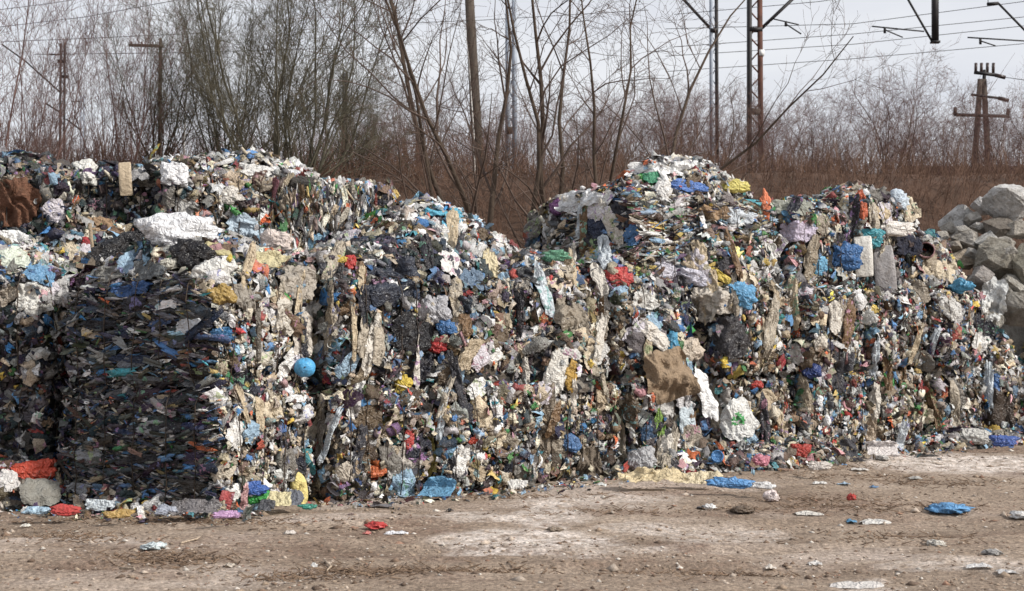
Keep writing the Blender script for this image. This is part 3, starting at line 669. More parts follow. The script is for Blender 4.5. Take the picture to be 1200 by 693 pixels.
def put(name, V, F, mat, col, label, cat, group=None, smooth=True, parent=None):
    col = np.asarray(col, float); col = col + (col.mean() - col) * .18; V = np.asarray(V); o0 = V.mean(0); o0 = np.array([o0[0], o0[1], V[:, 2].min()])
    if parent is None:
        o = obj(name, mesh(name, V - o0, F, mat, smooth=smooth), loc=o0); o.color = (*np.clip(col, 0, .9), 1); tag(o, label, cat, group)
        k = len(HV); HV.extend(map(tuple, V))
        for f in ([F] if isinstance(F, np.ndarray) else F): HF.extend([int(q) + k for q in r_] for r_ in f)
    else:
        o = obj(name, mesh(name, V - np.array(parent.location), F, mat, smooth=smooth), parent); o.color = (*np.clip(col, 0, .9), 1)
    return o
def sheet(px, py, wp, hp, col, label, name='film_sheet', cat='film', tilt=0, wr=1.0, mat=None, lift=.06, n=28, face=.6, group='loose plastic film and bags lying on the waste', part_of=None):
    h = hit_out(px, py)
    if h is None: print('MISS', label); return
    p, nr, L = h; u, v, nn = basis(nr, p, R(tilt), face); W_, H_ = wp * L / FPX, hp * L / FPX; sz = math.sqrt(W_ * H_)
    a, b = np.meshgrid(np.linspace(-1, 1, n), np.linspace(-1, 1, n), indexing='ij'); seed = rng.uniform(0, 99, 3)
    rad = np.maximum(np.abs(a), np.abs(b)); ang = np.arctan2(b, a); k = 1 / np.maximum(1e-6, (np.abs(np.cos(ang)) ** 3 + np.abs(np.sin(ang)) ** 3) ** (1 / 3))
    edge = 1 + .42 * fbm(np.stack([np.cos(ang) * 1.6, np.sin(ang) * 1.6, 0 * ang], -1) + seed, 3) + .10 * vnoise(np.stack([np.cos(ang) * 6, np.sin(ang) * 6, 0 * ang], -1) + seed)
    A = rad * k * np.cos(ang) * edge * W_ / 2; B = rad * k * np.sin(ang) * edge * H_ / 2
    G = p + A[..., None] * u + B[..., None] * v
    dep = np.zeros((n, n))
    for i in range(n):
        for j in range(n):
            q = G[i, j] + nn * .5; hh = BVH.ray_cast(Vector(q), Vector(-nn), 1.3); dep[i, j] = (hh[3] - .5) if hh[0] is not None else .3
    dep = np.clip(dep, -.3 * sz - .06, .3 * sz + .02)
    for _ in range(3):
        pd = np.pad(dep, 1, mode='edge'); dep = (pd[:-2, 1:-1] + pd[2:, 1:-1] + pd[1:-1, :-2] + pd[1:-1, 2:] + 2 * dep) / 6
    q = np.stack([A / sz, B / sz, 0 * A], -1); wq = q + .35 * np.stack([fbm(q * 2 + seed, 2), fbm(q * 2 + seed + 5, 2), 0 * A], -1)
    rid = 1 - np.abs(vnoise(wq * [3.2, 2.0, 1] + seed)); rid2 = 1 - np.abs(vnoise(wq * [6.5, 5.0, 1] + seed + 7)); rid3 = 1 - np.abs(vnoise(wq * [13, 10, 1] + seed + 3))
    th_ = rng.uniform(-.5, .5) + (math.pi / 2 if W_ > H_ * 1.4 else 0); al = (wq[..., 0] * math.cos(th_) + wq[..., 1] * math.sin(th_)); ac = (-wq[..., 0] * math.sin(th_) + wq[..., 1] * math.cos(th_)); pl = 1 - np.abs(vnoise(np.stack([al * 7, ac * 1.1, 0 * al], -1) + seed + 11))
    lf = lift + sz * wr * .10 * (pl - .5) + sz * wr * (.13 * (rid - .5) + .085 * (rid2 - .5) + .045 * (rid3 - .5) + .10 * fbm(wq * 1.1 + seed, 2)) - .06 * sz * np.clip(rad - .8, 0, 1) * 3
    V = G - nn * dep[..., None] + nn * np.maximum(lf, .012)[..., None] + u * (.05 * sz * vnoise(q * 4 + seed + 3))[..., None]
    V[..., 2] = np.maximum(V[..., 2], .012)
    if part_of is not None:
        V = V.reshape(-1, 3); HV_n = len(HV); HV.extend(map(tuple, V)); HF.extend([int(q) + HV_n for q in r_] for r_ in grid_faces(n, n))
        o = obj(name, mesh(name, (V - part_of.c) @ part_of.R, grid_faces(n, n), mat or M_FLAP, smooth=True), part_of.root); o.color = (*np.clip(lin(col), 0, .9), 1); return o
    return put(name, V.reshape(-1, 3), grid_faces(n, n), mat or M_HERO, lin(col), label, cat, group)
def bag(px, py, wp, hp, col, label, name='plastic_bag', cat='bag', tilt=0, fat=.4, cr_=.42, mat=None, out=.1, knot=False, face=.7, group='loose plastic film and bags lying on the waste'):
    h = hit_out(px, py)
    if h is None: print('MISS', label); return
    p, nr, L = h; u, v, nn = basis(nr, p, R(tilt), face); W_, H_ = wp * L / FPX / 2, hp * L / FPX / 2; D_ = min(W_, H_) * fat
    V, F = sph(36, 24); seed = rng.uniform(0, 99, 3)
    sq = np.sign(V) * np.abs(V) ** .85
    rid = 1 - np.abs(vnoise(V * 1.9 + seed)); rid2 = 1 - np.abs(vnoise(V * 4.3 + seed)); r = 1 + cr_ * (rid - .6) + cr_ * .6 * (rid2 - .6) + cr_ * .35 * (1 - np.abs(vnoise(V * 9 + seed)) - .6) + .2 * fbm(V * 1.2 + seed + 4, 2)
    an_ = np.arctan2(V[:, 1], V[:, 0]); r = r * (1 + .45 * fbm(np.stack([np.cos(an_) * 1.4, np.sin(an_) * 1.4, 0 * an_], -1) + seed + 21, 3) + .12 * vnoise(np.stack([np.cos(an_) * 5, np.sin(an_) * 5, 0 * an_], -1) + seed))
    X = sq * r[:, None]; c = p + nn * (D_ * out + .035)
    Vw = c + X[:, :1] * W_ * u + X[:, 1:2] * H_ * v + X[:, 2:] * D_ * nn
    Vw[:, 2] = np.maximum(Vw[:, 2], .008)
    o = put(name, Vw, F, mat or M_HERO, lin(col), label, cat, group)
    if knot:
        V2, F2 = sh_wad(5); kp = c + v * H_ * .95 + nn * D_ * .2
        put('knot', kp + (V2 @ np.stack([u, v, nn])) * H_ * .7 * 1.0, F2, M_HERO, lin(col) * .92, None, None, parent=o)
    return o
S, B = sheet, bag
M_BALL = scrap_mat('smooth_plastic', 'obj', .45, .5, .3, 30, .8, 0, False)
CL = dict(mat=M_CLOTH, name='cloth', cat='cloth', group='rags lying on the waste')
# corner stack, top
B(213, 274, 80, 40, (226, 227, 230), 'big white plastic sack on top of the dark corner stack', cr_=.5, fat=.5, out=.5, tilt=-8)
S(152, 290, 86, 38, (30, 30, 34), 'black film folded over the corner stack, left of the white sack', tilt=18)
B(224, 300, 44, 32, (28, 28, 33), 'crumpled black bin bag below the big white sack', cr_=.55, out=.5)
S(252, 293, 42, 24, (168, 158, 112), 'olive yellow cloth right of the black bin bag', **CL)
B(252, 320, 42, 30, (214, 212, 206), 'crumpled white bag under the olive yellow cloth', cr_=.45)
B(258, 346, 28, 22, (166, 136, 62), 'small ochre yellow bag on the upper edge of the corner stack')
S(156, 340, 48, 14, (40, 84, 140), 'blue film strip caught in the dark corner stack', wr=1.3)
S(286, 268, 44, 30, (176, 196, 212), 'translucent pale blue bag behind the big white sack', name='plastic_bag', cat='bag')
S(304, 303, 60, 22, (188, 178, 136), 'khaki cloth draped right of the crumpled white bag', tilt=8, **CL)
S(346, 330, 54, 46, (166, 156, 142), 'grey beige film hanging over the right shoulder of the corner stack', wr=1.2)
S(353, 392, 34, 54, (206, 196, 182), 'pale film hanging straight above the blue ball')
B(322, 286, 34, 22, (216, 200, 190), 'pinkish white bag at the back of the corner stack', cr_=.4)
S(178, 316, 44, 30, (92, 96, 98), 'grey film sheet on the left shoulder of the corner stack')
B(205, 310, 26, 14, (198, 194, 178), 'small cream wad left of the black bin bag', name='film_wad', cat='film')
S(222, 384, 30, 18, (206, 210, 216), 'white scrap sheet flat against the dark corner stack', wr=.6)
S(262, 392, 34, 14, (40, 108, 158), 'blue scrap film on the dark corner stack right of the white scrap')
S(130, 322, 40, 26, (120, 118, 112), 'dirty grey film at the left edge of the corner stack')
S(332, 370, 30, 44, (198, 190, 176), 'crumpled pale film left of the hanging pale film', wr=1.3)
S(286, 348, 30, 40, (150, 142, 130), 'dull grey sack hanging right of the ochre bag', wr=1.2)
# back left
B(205, 207, 30, 28, (226, 226, 228), 'white tied bag on the navy film bale', knot=True)
S(218, 243, 22, 26, (168, 166, 162), 'flat grey film on the front of the navy film bale', wr=.4)
S(16, 240, 50, 48, (104, 66, 44), 'brown sack hanging on the bale at the upper left', mat=M_CLOTH, name='sack', cat='sack', wr=1.4, group='sacks')
B(100, 200, 24, 22, (222, 220, 212), 'white wad on the skyline at the upper left', cr_=.5, name='film_wad', cat='film')
S(60, 196, 30, 14, (66, 86, 106), 'dark blue film on the crest at the far upper left')
S(112, 262, 34, 22, (150, 120, 88), 'tan rag below the white skyline wad', **CL)
S(10, 277, 36, 14, (228, 228, 226), 'white film lip at the far left edge')
S(16, 302, 34, 30, (206, 214, 196), 'white bag with pale green print at the far left edge', name='plastic_bag', cat='bag')
S(46, 322, 34, 30, (96, 150, 190), 'light blue film on the far left heap')
B(78, 342, 36, 28, (186, 184, 182), 'grey white bag in the gap left of the corner stack')
S(38, 352, 40, 34, (216, 214, 206), 'pale film under the light blue film at far left')
S(300, 200, 38, 16, (208, 206, 202), 'pale film on the crest of the back bales by the stick', wr=1.2)
B(268, 232, 26, 18, (206, 200, 190), 'white scrap bag on the front of the back rag bale')
B(352, 215, 24, 12, (60, 58, 56), 'dark rag on the crest of the brown fibre bale', mat=M_CLOTH, name='cloth', cat='cloth')
B(410, 310, 16, 14, (190, 40, 34), 'small red bag below the brown fibre bale')
B(396, 306, 18, 10, (206, 176, 52), 'small yellow bag left of the small red one')
# middle
S(516, 242, 48, 20, (74, 176, 206), 'turquoise bag on the crest left of the dip', wr=1.3, name='plastic_bag', cat='bag')
S(530, 262, 24, 20, (84, 180, 214), 'turquoise film hanging just below the turquoise bag', wr=1.2)
S(478, 238, 30, 16, (222, 222, 218), 'white film on the crest beside the turquoise bag')
S(456, 330, 84, 58, (52, 58, 72), 'dark navy film sheet over the middle of the wall', wr=1.1, n=28)
S(482, 392, 54, 44, (38, 38, 42), 'black film hanging below the dark navy film', wr=1.2)
B(509, 366, 38, 38, (176, 176, 182), 'grey white translucent bag in front of the black film', cr_=.5)
B(472, 316, 10, 20, (196, 52, 58), 'small red bag lying on the dark navy film')
S(446, 333, 22, 14, (150, 110, 140), 'mauve film scrap on the dark navy film')
S(576, 318, 17, 62, (204, 190, 152), 'long pale yellow strip of cloth hanging in the middle', wr=1.2, **CL)
S(556, 330, 34, 34, (98, 122, 146), 'blue grey film left of the long pale yellow strip')
B(522, 384, 24, 18, (52, 108, 164), 'blue bag under the grey white translucent bag')
B(512, 408, 20, 12, (184, 34, 36), 'red bag in the wall under the blue bag')
S(653, 438, 26, 52, (216, 212, 202), 'pointed white film hanging in the wall', tilt=-14, wr=.7)
S(668, 441, 14, 34, (182, 142, 44), 'mustard film beside the pointed white film', tilt=-8)
S(632, 325, 56, 26, (60, 62, 66), 'dark grey film in the dip below the purple bag', wr=1.4)
S(668, 370, 40, 46, (150, 138, 120), 'stringy beige film on the wall below the red bag', wr=1.8)
B(723, 327, 30, 20, (196, 58, 54), 'bright red bag in the middle of the slope')
B(657, 243, 22, 18, (106, 54, 108), 'purple bag left of the highest peak')
S(684, 234, 62, 26, (222, 224, 226), 'white film over the purple bag bale', wr=1.3)
S(700, 268, 28, 30, (50, 60, 86), 'navy film right of the purple bag')
B(650, 300, 34, 12, (98, 160, 126), 'green film wad in the dip', name='film_wad', cat='film')
# peak and slope
S(778, 196, 66, 20, (232, 232, 230), 'white sheet on the very top of the peak', wr=1.0)
S(848, 200, 46, 22, (224, 220, 210), 'cream sheet on the right shoulder of the peak', wr=1.1)
B(858, 216, 32, 14, (214, 200, 92), 'pale yellow bag on the right shoulder of the peak')
S(806, 219, 50, 14, (70, 116, 190), 'blue film below the white sheet on the peak')
S(765, 208, 20, 16, (64, 150, 110), 'green film scrap on the left shoulder of the peak')
B(776, 226, 18, 24, (220, 218, 214), 'white bag stuck upright on the peak face')
S(740, 276, 18, 26, (54, 108, 160), 'blue film flap on the left flank of the peak')
S(834, 250, 38, 16, (166, 134, 98), 'tan cardboard sheet on the peak face', wr=.4, name='cardboard', cat='cardboard', group=None)
B(897, 236, 10, 30, (206, 110, 66), 'orange rag at the right edge of the peak', mat=M_CLOTH, name='cloth', cat='cloth')
S(866, 256, 40, 18, (198, 206, 214), 'pale sheet low on the right flank of the peak')
S(800, 322, 66, 28, (204, 202, 216), 'pale lilac film spread below the peak', wr=1.2)
S(832, 356, 54, 42, (192, 182, 168), 'grey beige bag spread below the pale lilac film', wr=1.5, name='plastic_bag', cat='bag')
B(868, 348, 28, 26, (86, 160, 206), 'sky blue bag right of the pale lilac film', cr_=.45)
S(846, 326, 44, 10, (212, 186, 62), 'yellow film strip above the sky blue bag', tilt=-35)
S(756, 352, 40, 22, (210, 208, 202), 'white film left of the pale lilac film')
S(700, 378, 26, 40, (176, 166, 150), 'pale hanging film below the bright red bag')
S(766, 394, 46, 20, (214, 206, 194), 'white twisted sheet above the brown sack', tilt=-38, wr=1.2)
S(812, 384, 46, 26, (36, 36, 40), 'black film above the hanging white bag', wr=1.3)
S(858, 396, 40, 46, (54, 52, 56), 'black film sagging right of the hanging white bag', wr=1.3)
# right
S(928, 240, 44, 24, (146, 148, 136), 'grey green sack on the crest right of the peak', mat=M_CLOTH, name='sack', cat='sack', wr=.9, group='sacks')
S(1010, 240, 12, 36, (196, 88, 42), 'orange strip upright on the top right bale', wr=.8)
B(1050, 222, 22, 22, (196, 210, 222), 'pale blue and white bag crowning the top right bale', cr_=.45)
S(1030, 250, 30, 18, (190, 170, 136), 'beige cloth across the top right bale', **CL)
B(1015, 281, 40, 20, (46, 150, 164), 'teal cushion shaped bag under the top right bale')
B(1044, 268, 50, 15, (224, 218, 210), 'long white cloth roll under the top right bale', mat=M_CLOTH, name='cloth', cat='cloth')
S(1064, 287, 34, 24, (36, 40, 58), 'dark navy cloth under the long white roll', **CL)
B(990, 300, 34, 26, (44, 104, 164), 'dark blue bag left of the white board', cr_=.45)
S(960, 312, 20, 24, (96, 168, 206), 'light blue film left of the dark blue bag')
S(940, 272, 44, 22, (196, 184, 206), 'pale violet film under the grey green sack')
S(1012, 372, 34, 16, (206, 206, 200), 'flat whitish tray film below the grey panel', wr=.5)
B(1040, 452, 11, 20, (60, 150, 70), 'small green bag low on the right wall')
B(952, 436, 20, 17, (40, 62, 122), 'small dark blue bag left of the right seam')
B(886, 452, 18, 10, (186, 50, 40), 'small red bag above the green printed bag')
B(960, 402, 14, 16, (206, 196, 180), 'cream wad on the wall below the dark blue bag', name='film_wad', cat='film')
S(1136, 434, 28, 22, (222, 220, 216), 'white sheet low near the right end of the wall', wr=.9)
S(1160, 449, 28, 24, (62, 108, 166), 'blue film flap near the right end of the wall', wr=.7)
S(1164, 486, 44, 56, (72, 60, 52), 'dark brown film hanging to the ground at the right end', wr=.9)
S(1166, 352, 26, 44, (206, 208, 206), 'white and blue film hanging near the boulders')
B(1126, 336, 22, 14, (60, 150, 190), 'blue bag beside the pink foam roll')
# lower middle
S(782, 444, 70, 60, (138, 116, 90), 'big brown sack bulging from the wall', mat=M_CLOTH, name='sack', cat='sack', wr=1.5, lift=.12, tilt=14, group='sacks')
B(806, 412, 28, 22, (200, 184, 164), 'crumpled cream bag above the hanging white bag', cr_=.5)
B(787, 402, 12, 24, (56, 150, 190), 'blue film wad above the brown sack', name='film_wad', cat='film')
S(822, 463, 27, 62, (234, 234, 234), 'smooth white bag hanging right of the brown sack', name='plastic_bag', cat='bag', tilt=20, lift=.17, wr=.55)
S(800, 470, 22, 26, (208, 206, 208), 'white printed bag between the brown sack and the hanging white bag', name='plastic_bag', cat='bag', lift=.1)
S(803, 512, 22, 66, (188, 202, 210), 'clear film strip hanging to the ground', lift=.1, wr=.9)
S(757, 502, 22, 38, (44, 78, 112), 'dark blue film left of the hanging clear film', wr=.7)
S(773, 496, 14, 32, (126, 164, 66), 'lime green film between dark blue and clear film')
B(752, 541, 32, 26, (176, 176, 178), 'grey clear bag above the long beige film on the ground', cr_=.5)
B(668, 520, 20, 18, (66, 110, 160), 'blue bag at the foot of the wall right of middle')
S(690, 540, 30, 40, (110, 98, 84), 'dirty brown rag at the foot of the wall', **CL)
S(640, 500, 18, 90, (150, 136, 118), 'long dirty film hanging down the wall in the middle', tilt=-8, wr=1.2)
# feet of the wall
S(516, 570, 40, 24, (96, 158, 196), 'light blue sheet at the foot of the wall in the middle', lift=.1)
S(507, 536, 16, 44, (178, 164, 88), 'yellow green film hanging above the light blue sheet', lift=.08)
S(606, 568, 22, 14, (214, 212, 206), 'white film scrap at the foot of the wall')
S(480, 535, 34, 30, (176, 168, 158), 'pale film above the dark hollow at the foot of the wall')
B(473, 452, 18, 22, (208, 180, 40), 'yellow bag on the wall right of the blue ball', cr_=.4)
B(440, 553, 18, 11, (206, 102, 44), 'orange scrap bag near the foot of the wall')
S(404, 553, 24, 22, (190, 178, 160), 'round beige film near the foot of the wall')
B(478, 515, 12, 20, (186, 62, 56), 'red bottle shaped bag on the wall above the light blue sheet')
B(265, 606, 26, 8, (196, 150, 196), 'lilac film on the ground at the corner of the stack', name='film_wad', cat='film')
S(228, 598, 54, 26, (110, 106, 108), 'grey clear film heaped at the foot of the corner stack', lift=.1, wr=1.4)
B(36, 553, 44, 22, (222, 72, 34), 'orange red bag at the foot of the far left bale')
B(56, 549, 18, 26, (206, 78, 44), 'upright orange bag right of the orange red bag')
S(46, 580, 46, 34, (128, 126, 118), 'grey cloth spread below the orange red bag', lift=.09, **CL)
S(9, 567, 22, 26, (206, 202, 198), 'white bag with orange print at the far left foot', lift=.1, name='plastic_bag', cat='bag')
B(76, 600, 30, 11, (176, 44, 40), 'red cloth on the ground below the grey cloth', mat=M_CLOTH, name='cloth', cat='cloth')
B(44, 601, 26, 9, (156, 186, 206), 'pale blue bag left of the red cloth')
B(138, 605, 30, 8, (180, 146, 74), 'ochre film at the foot of the dark corner stack', name='film_wad', cat='film')
S(116, 592, 34, 12, (196, 206, 212), 'white blue film at the foot of the dark corner stack')
B(196, 600, 20, 10, (150, 156, 170), 'grey blue wad at the foot of the dark corner stack', name='film_wad', cat='film')
B(855, 568, 42, 12, (76, 146, 206), 'bright blue film on the ground below the round lid', name='film_wad', cat='film', cr_=.5)
B(893, 571, 24, 8, (222, 220, 218), 'flat white bag on the ground right of the bright blue film')
S(1032, 523, 36, 12, (222, 214, 210), 'white pink sheet at the foot of the right wall', lift=.06)
S(1016, 500, 20, 54, (176, 156, 132), 'tan film hanging to the foot of the right wall', lift=.08)
B(936, 530, 22, 16, (176, 50, 36), 'red bag at the foot of the right wall')
B(892, 541, 18, 16, (202, 118, 138), 'pink bag at the foot below the green printed bag')
B(1176, 518, 26, 12, (60, 94, 170), 'blue bag on the ground at the right end')
B(1142, 512, 34, 14, (196, 194, 188), 'grey white film at the foot of the right end', name='film_wad', cat='film')
B(960, 548, 26, 10, (210, 200, 190), 'cream wad on the ground left of the white pink sheet', name='film_wad', cat='film')
S(764, 561, 64, 34, (210, 190, 146), 'beige film bunched on the ground below the brown sack', lift=.12, wr=1.2)
S(816, 561, 56, 20, (214, 198, 160), 'tail of beige film on the ground under the clear film', lift=.1, wr=1.2)
# white bag with a green print
o = S(863, 495, 44, 48, (216, 216, 212), 'white bag with a green leafy print on the wall', name='plastic_bag', cat='bag', lift=.09, wr=1.1, tilt=25)
def blob_on(o, px, py, wp, hp, col, name, seed, lift=.02):
    """irregular printed patch lying on a built sheet"""
    V = np.array([v.co for v in o.data.vertices]) + np.array(o.location); F = [tuple(p.vertices) for p in o.data.polygons]; t_ = BVHTree.FromPolygons([tuple(v) for v in V], F)
    s = 26; vs = []; fs = []
    for ring in (0, .35, .7, 1.0):
        for k in range(s):
            th = 2 * math.pi * k / s; q = ring * (1 + (.35 * math.sin(5 * th + seed) + .3 * math.sin(2 * th + seed * 2)) * ring); d = norm(ray_dir(px + q * math.cos(th) * wp / 2, py + q * math.sin(th) * hp / 2))
            h = t_.ray_cast(Vector(CAM), Vector(d), 60)
            if h[0] is None: return
            vs.append(np.array(h[0]) - d * .006)
    for j in range(3):
        for k in range(s): fs.append((j * s + k, j * s + (k + 1) % s, (j + 1) * s + (k + 1) % s, (j + 1) * s + k))
    put(name, np.array(vs), np.array(fs), M_HERO, lin(col), None, None, parent=o)
if o:
    for q_ in ((863, 491, 9, 6, 1), (870, 493, 8, 7, 2.2), (866, 486, 7, 5, 3.1), (861, 497, 6, 4, .4)): blob_on(o, *q_[:4], (66, 158, 84), 'green_print', q_[4])
# blue ball
def ball(px, py, wp, col, label):
    p = at(px, py, 13.47); L = 13.35; r = wp * L / FPX / 2; V, F = sph(32, 24); seams = [np.array(q) for q in ((1, .2, 0), (0, 1, .3), (.1, 0, 1))]; g_ = np.ones(len(V))
    for q in seams: g_ -= .05 * np.exp(-((V @ norm(q)) / .05) ** 2)
    V = V * g_[:, None]; V[:, 2] *= .93; V[:, 0] *= 1.03; V = V * (1 + .04 * fbm(V * 1.5 + 3, 2))[:, None]; c = p
    o = put('ball', V * r + c, F, M_BALL, lin(col), label, 'ball'); d = norm(CAM - c + np.array([.4, 0, .6])); V2, F2 = sph(8, 6)
    put('valve', V2 * r * .07 + c + d * r * .97, F2, M_INSUL, (.1, .1, .1), None, None, parent=o)
ball(357, 431, 25, (40, 152, 206), 'bright blue ball stuck in the right side of the corner stack')
# blue round lid
def disc(px, py, wp, col, label, name='lid', tilt=0.0):
    p, nr, L = hit_out(px, py); r = wp * L / FPX / 2; u, v, nn = basis(nr, p, 0, .85); s = 22; V = []; prof = [(0, .018), (.7, .018), (.78, .03), (.95, .03), (1.0, .015), (1.0, -.02)]
    for q, z in prof:
        for k in range(s):
            th = 2 * math.pi * k / s; V.append(p + nn * (.11 + z) + (u * math.cos(th) + v * math.sin(th)) * q * r)
    F = [(j * s + k, j * s + (k + 1) % s, (j + 1) * s + (k + 1) % s, (j + 1) * s + k) for j in range(len(prof) - 1) for k in range(s)]
    put(name, np.array(V), np.array(F), M_HERO, lin(col), label, 'lid')
disc(840, 538, 15, (54, 122, 182), 'round blue plastic lid low in the wall')
disc(903, 292, 11, (206, 204, 196), 'round white lid below the pale violet film')
# upright boards
def panel(px, py, wp, hp, col, label, name, cat, tilt=0, th=.008, out=.10, rnd=.25):
    p, nr, L = hit_out(px, py); u, v, nn = basis(nr, p, R(tilt), .8); W_, H_ = wp * L / FPX / 2, hp * L / FPX / 2; s = 28; ring = []
    for k in range(s):
        a = 2 * math.pi * k / s; cx_, sx_ = math.cos(a), math.sin(a); e_ = 2 / 14; ring.append((abs(cx_) ** e_ * np.sign(cx_), abs(sx_) ** e_ * np.sign(sx_)))
    ring = np.array(ring); V = []
    for zz, k in ((th, 0), (th, .5), (th, .96), (th * .5, 1), (-th * .5, 1), (-th, .96), (-th, 0)):
        bend = .12 * np.sin(ring[:, 1] * k * 2.4 + 1) * H_ + .1 * ring[:, 0] * ring[:, 1] * k * k * W_
        for (a, b), bd in zip(ring * k, bend): V.append(p + nn * (out + zz + bd) + u * a * W_ + v * b * H_)
    F = [(j * s + k, j * s + (k + 1) % s, (j + 1) * s + (k + 1) % s, (j + 1) * s + k) for j in range(6) for k in range(s)]
    return put(name, np.array(V), np.array(F), M_BALL, lin(col), label, cat)
panel(1034, 322, 24, 62, (150, 146, 146), 'grey flat panel hanging upright on the right wall', 'panel', 'panel', 6, out=.17)
o = panel(1011, 302, 20, 46, (226, 222, 212), 'white stained board leaning left of the grey panel', 'board', 'board', 3, out=.15)
panel(148, 212, 14, 38, (178, 158, 128), 'beige cardboard strip upright between the upper left bales', 'cardboard', 'cardboard', 4)
# foam roll with a dark hollow end
def hollow(px, py, wp, hp, col, label):
    p, nr, L = hit(px, py); r = hp * L / FPX / 2; ax = norm(np.array([-.25, -.85, .1])); c = p + np.array([0, -.05, .05]); a = norm(np.cross(ax, [0, 0, 1.0])); b = np.cross(a, ax); s = 24; V = []
    prof = [(-.6, .9), (0, 1.05), (.36, 1.0), (.4, .95), (.37, .84), (.2, .8), (-.3, .6), (-.32, 0)]
    for x, q in prof:
        for k in range(s):
            t_ = 2 * math.pi * k / s; V.append(c + ax * x * .6 + (a * math.cos(t_) * 1.05 + b * math.sin(t_)) * r * q)
    V = np.array(V); V += .02 * np.stack([fbm(V * 7, 2), fbm(V * 7 + 4, 2), fbm(V * 7 + 8, 2)], 1)
    F = [(j * s + k, j * s + (k + 1) % s, (j + 1) * s + (k + 1) % s, (j + 1) * s + k) for j in range(len(prof) - 1) for k in range(s)]
    o = put('foam_roll', V[: 5 * s], np.array([f for f in F if max(f) < 5 * s]), M_HERO, lin(col), label, 'foam roll')
    put('hollow_shade', V[4 * s:], np.array([tuple(np.array(f) - 4 * s) for f in F if min(f) >= 4 * s]), M_HERO, lin((22, 20, 20)), None, None, parent=o)  # inner faces coloured near black to stand in for the hollow's darkness
hollow(1084, 300, 24, 18, (186, 140, 142), 'pink foam roll with a dark hollow end beside the boulders')
# sticks
def stick(px0, py0, px1, py1, Y, r, col, label):
    A_, B_ = at(px0, py0, Y), at(px1, py1, Y - .1); V, F = polytube(np.array([A_, A_ * .5 + B_ * .5 + [0, 0, .01], B_]), [r, r * .9, r * .6], 7); put('stick', V, F, M_CLOTH, lin(col), label, 'stick')
stick(296, 192, 283, 173, 16.0, .022, (190, 176, 150), 'pale stick poking up from the back rag bale')
stick(134, 214, 119, 197, 15.6, .022, (200, 190, 170), 'pale stick poking up at the upper left')
stick(105, 262, 112, 330, 14.6, .02, (150, 130, 104), 'tan batten lying in the gap behind the far left heap')
# caps, bottles at the corner
def bottle(px, py, wp, hp, col, label, tilt=0, capc=None, name='bottle'):
    p, nr, L = hit(px, py); u, v, nn = basis(nr, p, R(tilt), .75); W_ = wp * L / FPX; r = hp * L / FPX / 2; c = p + nn * (r * .6 + .09)
    prof = [(-.5, .0), (-.5, .85), (-.42, 1), (-.1, .96), (.15, 1), (.28, .8), (.38, .36), (.47, .33)]; s = 16; V = []
    for x, q in prof:
        for k in range(s):
            t_ = 2 * math.pi * k / s; V.append(c + u * x * W_ + (v * math.cos(t_) + nn * math.sin(t_) * .7) * r * q)
    F = [(j * s + k, j * s + (k + 1) % s, (j + 1) * s + (k + 1) % s, (j + 1) * s + k) for j in range(len(prof) - 1) for k in range(s)]; V = np.array(V); V[:, 2] = np.maximum(V[:, 2], .01)
    o = put(name, V, np.array(F), M_HERO, lin(col), label, 'bottle', 'plastic bottles'); cp = []
    for x, q in ((.44, .4), (.56, .4), (.56, 0)):
        for k in range(s):
            t_ = 2 * math.pi * k / s; cp.append(c + u * x * W_ + (v * math.cos(t_) + nn * math.sin(t_)) * r * q)
    put('cap', np.array(cp), np.array([(j * s + k, j * s + (k + 1) % s, (j + 1) * s + (k + 1) % s, (j + 1) * s + k) for j in range(2) for k in range(s)]), M_HERO, lin(capc or col), None, None, parent=o)
bottle(302, 583, 32, 15, (44, 160, 66), 'green plastic bottle at the foot of the corner stack', 8, (30, 120, 50))
B(296, 572, 24, 14, (44, 92, 170), 'blue wad on the green bottle at the corner', name='film_wad', cat='film', out=1.3)
def cap(px, py, wp, hp, col, label, tilt=0):
    p, nr, L = hit(px, py); u, v, nn = basis(nr, p, R(tilt), .75); W_, H_ = wp * L / FPX / 2, hp * L / FPX / 2; c = p + nn * .13; V, F = sph(20, 14)
    V = V.copy(); up_ = V[:, 1] > 0; X = V * np.array([1, 1, .7]); X[~up_, 2] *= .12; X[~up_, 1] *= 1.15; X[~up_, 0] *= .95; Vw = c + X[:, :1] * W_ * u + X[:, 1:2] * H_ * v + X[:, 2:] * W_ * nn
    Vw[:, 2] = np.maximum(Vw[:, 2], .01); put('cap', Vw, F, M_CLOTH, lin(col), label, 'cap')
cap(347, 573, 20, 38, (214, 196, 112), 'pale yellow cap hanging at the foot of the corner stack', 10)
S(327, 589, 26, 24, (208, 196, 148), 'cream yellow sheet beside the pale yellow cap', lift=.12, wr=.5)
S(344, 588, 20, 24, (98, 102, 112), 'slate grey sheet between the cap and the cream sheet', lift=.11, wr=.5)
S(313, 596, 20, 16, (70, 72, 78), 'dark grey sheet below the green bottle', lift=.11, wr=.5)
S(284, 586, 10, 34, (196, 150, 150), 'white and red strip at the corner left of the green bottle', lift=.1)
B(362, 596, 18, 6, (52, 150, 130), 'small teal film on the ground beside the cap', name='film_wad', cat='film')

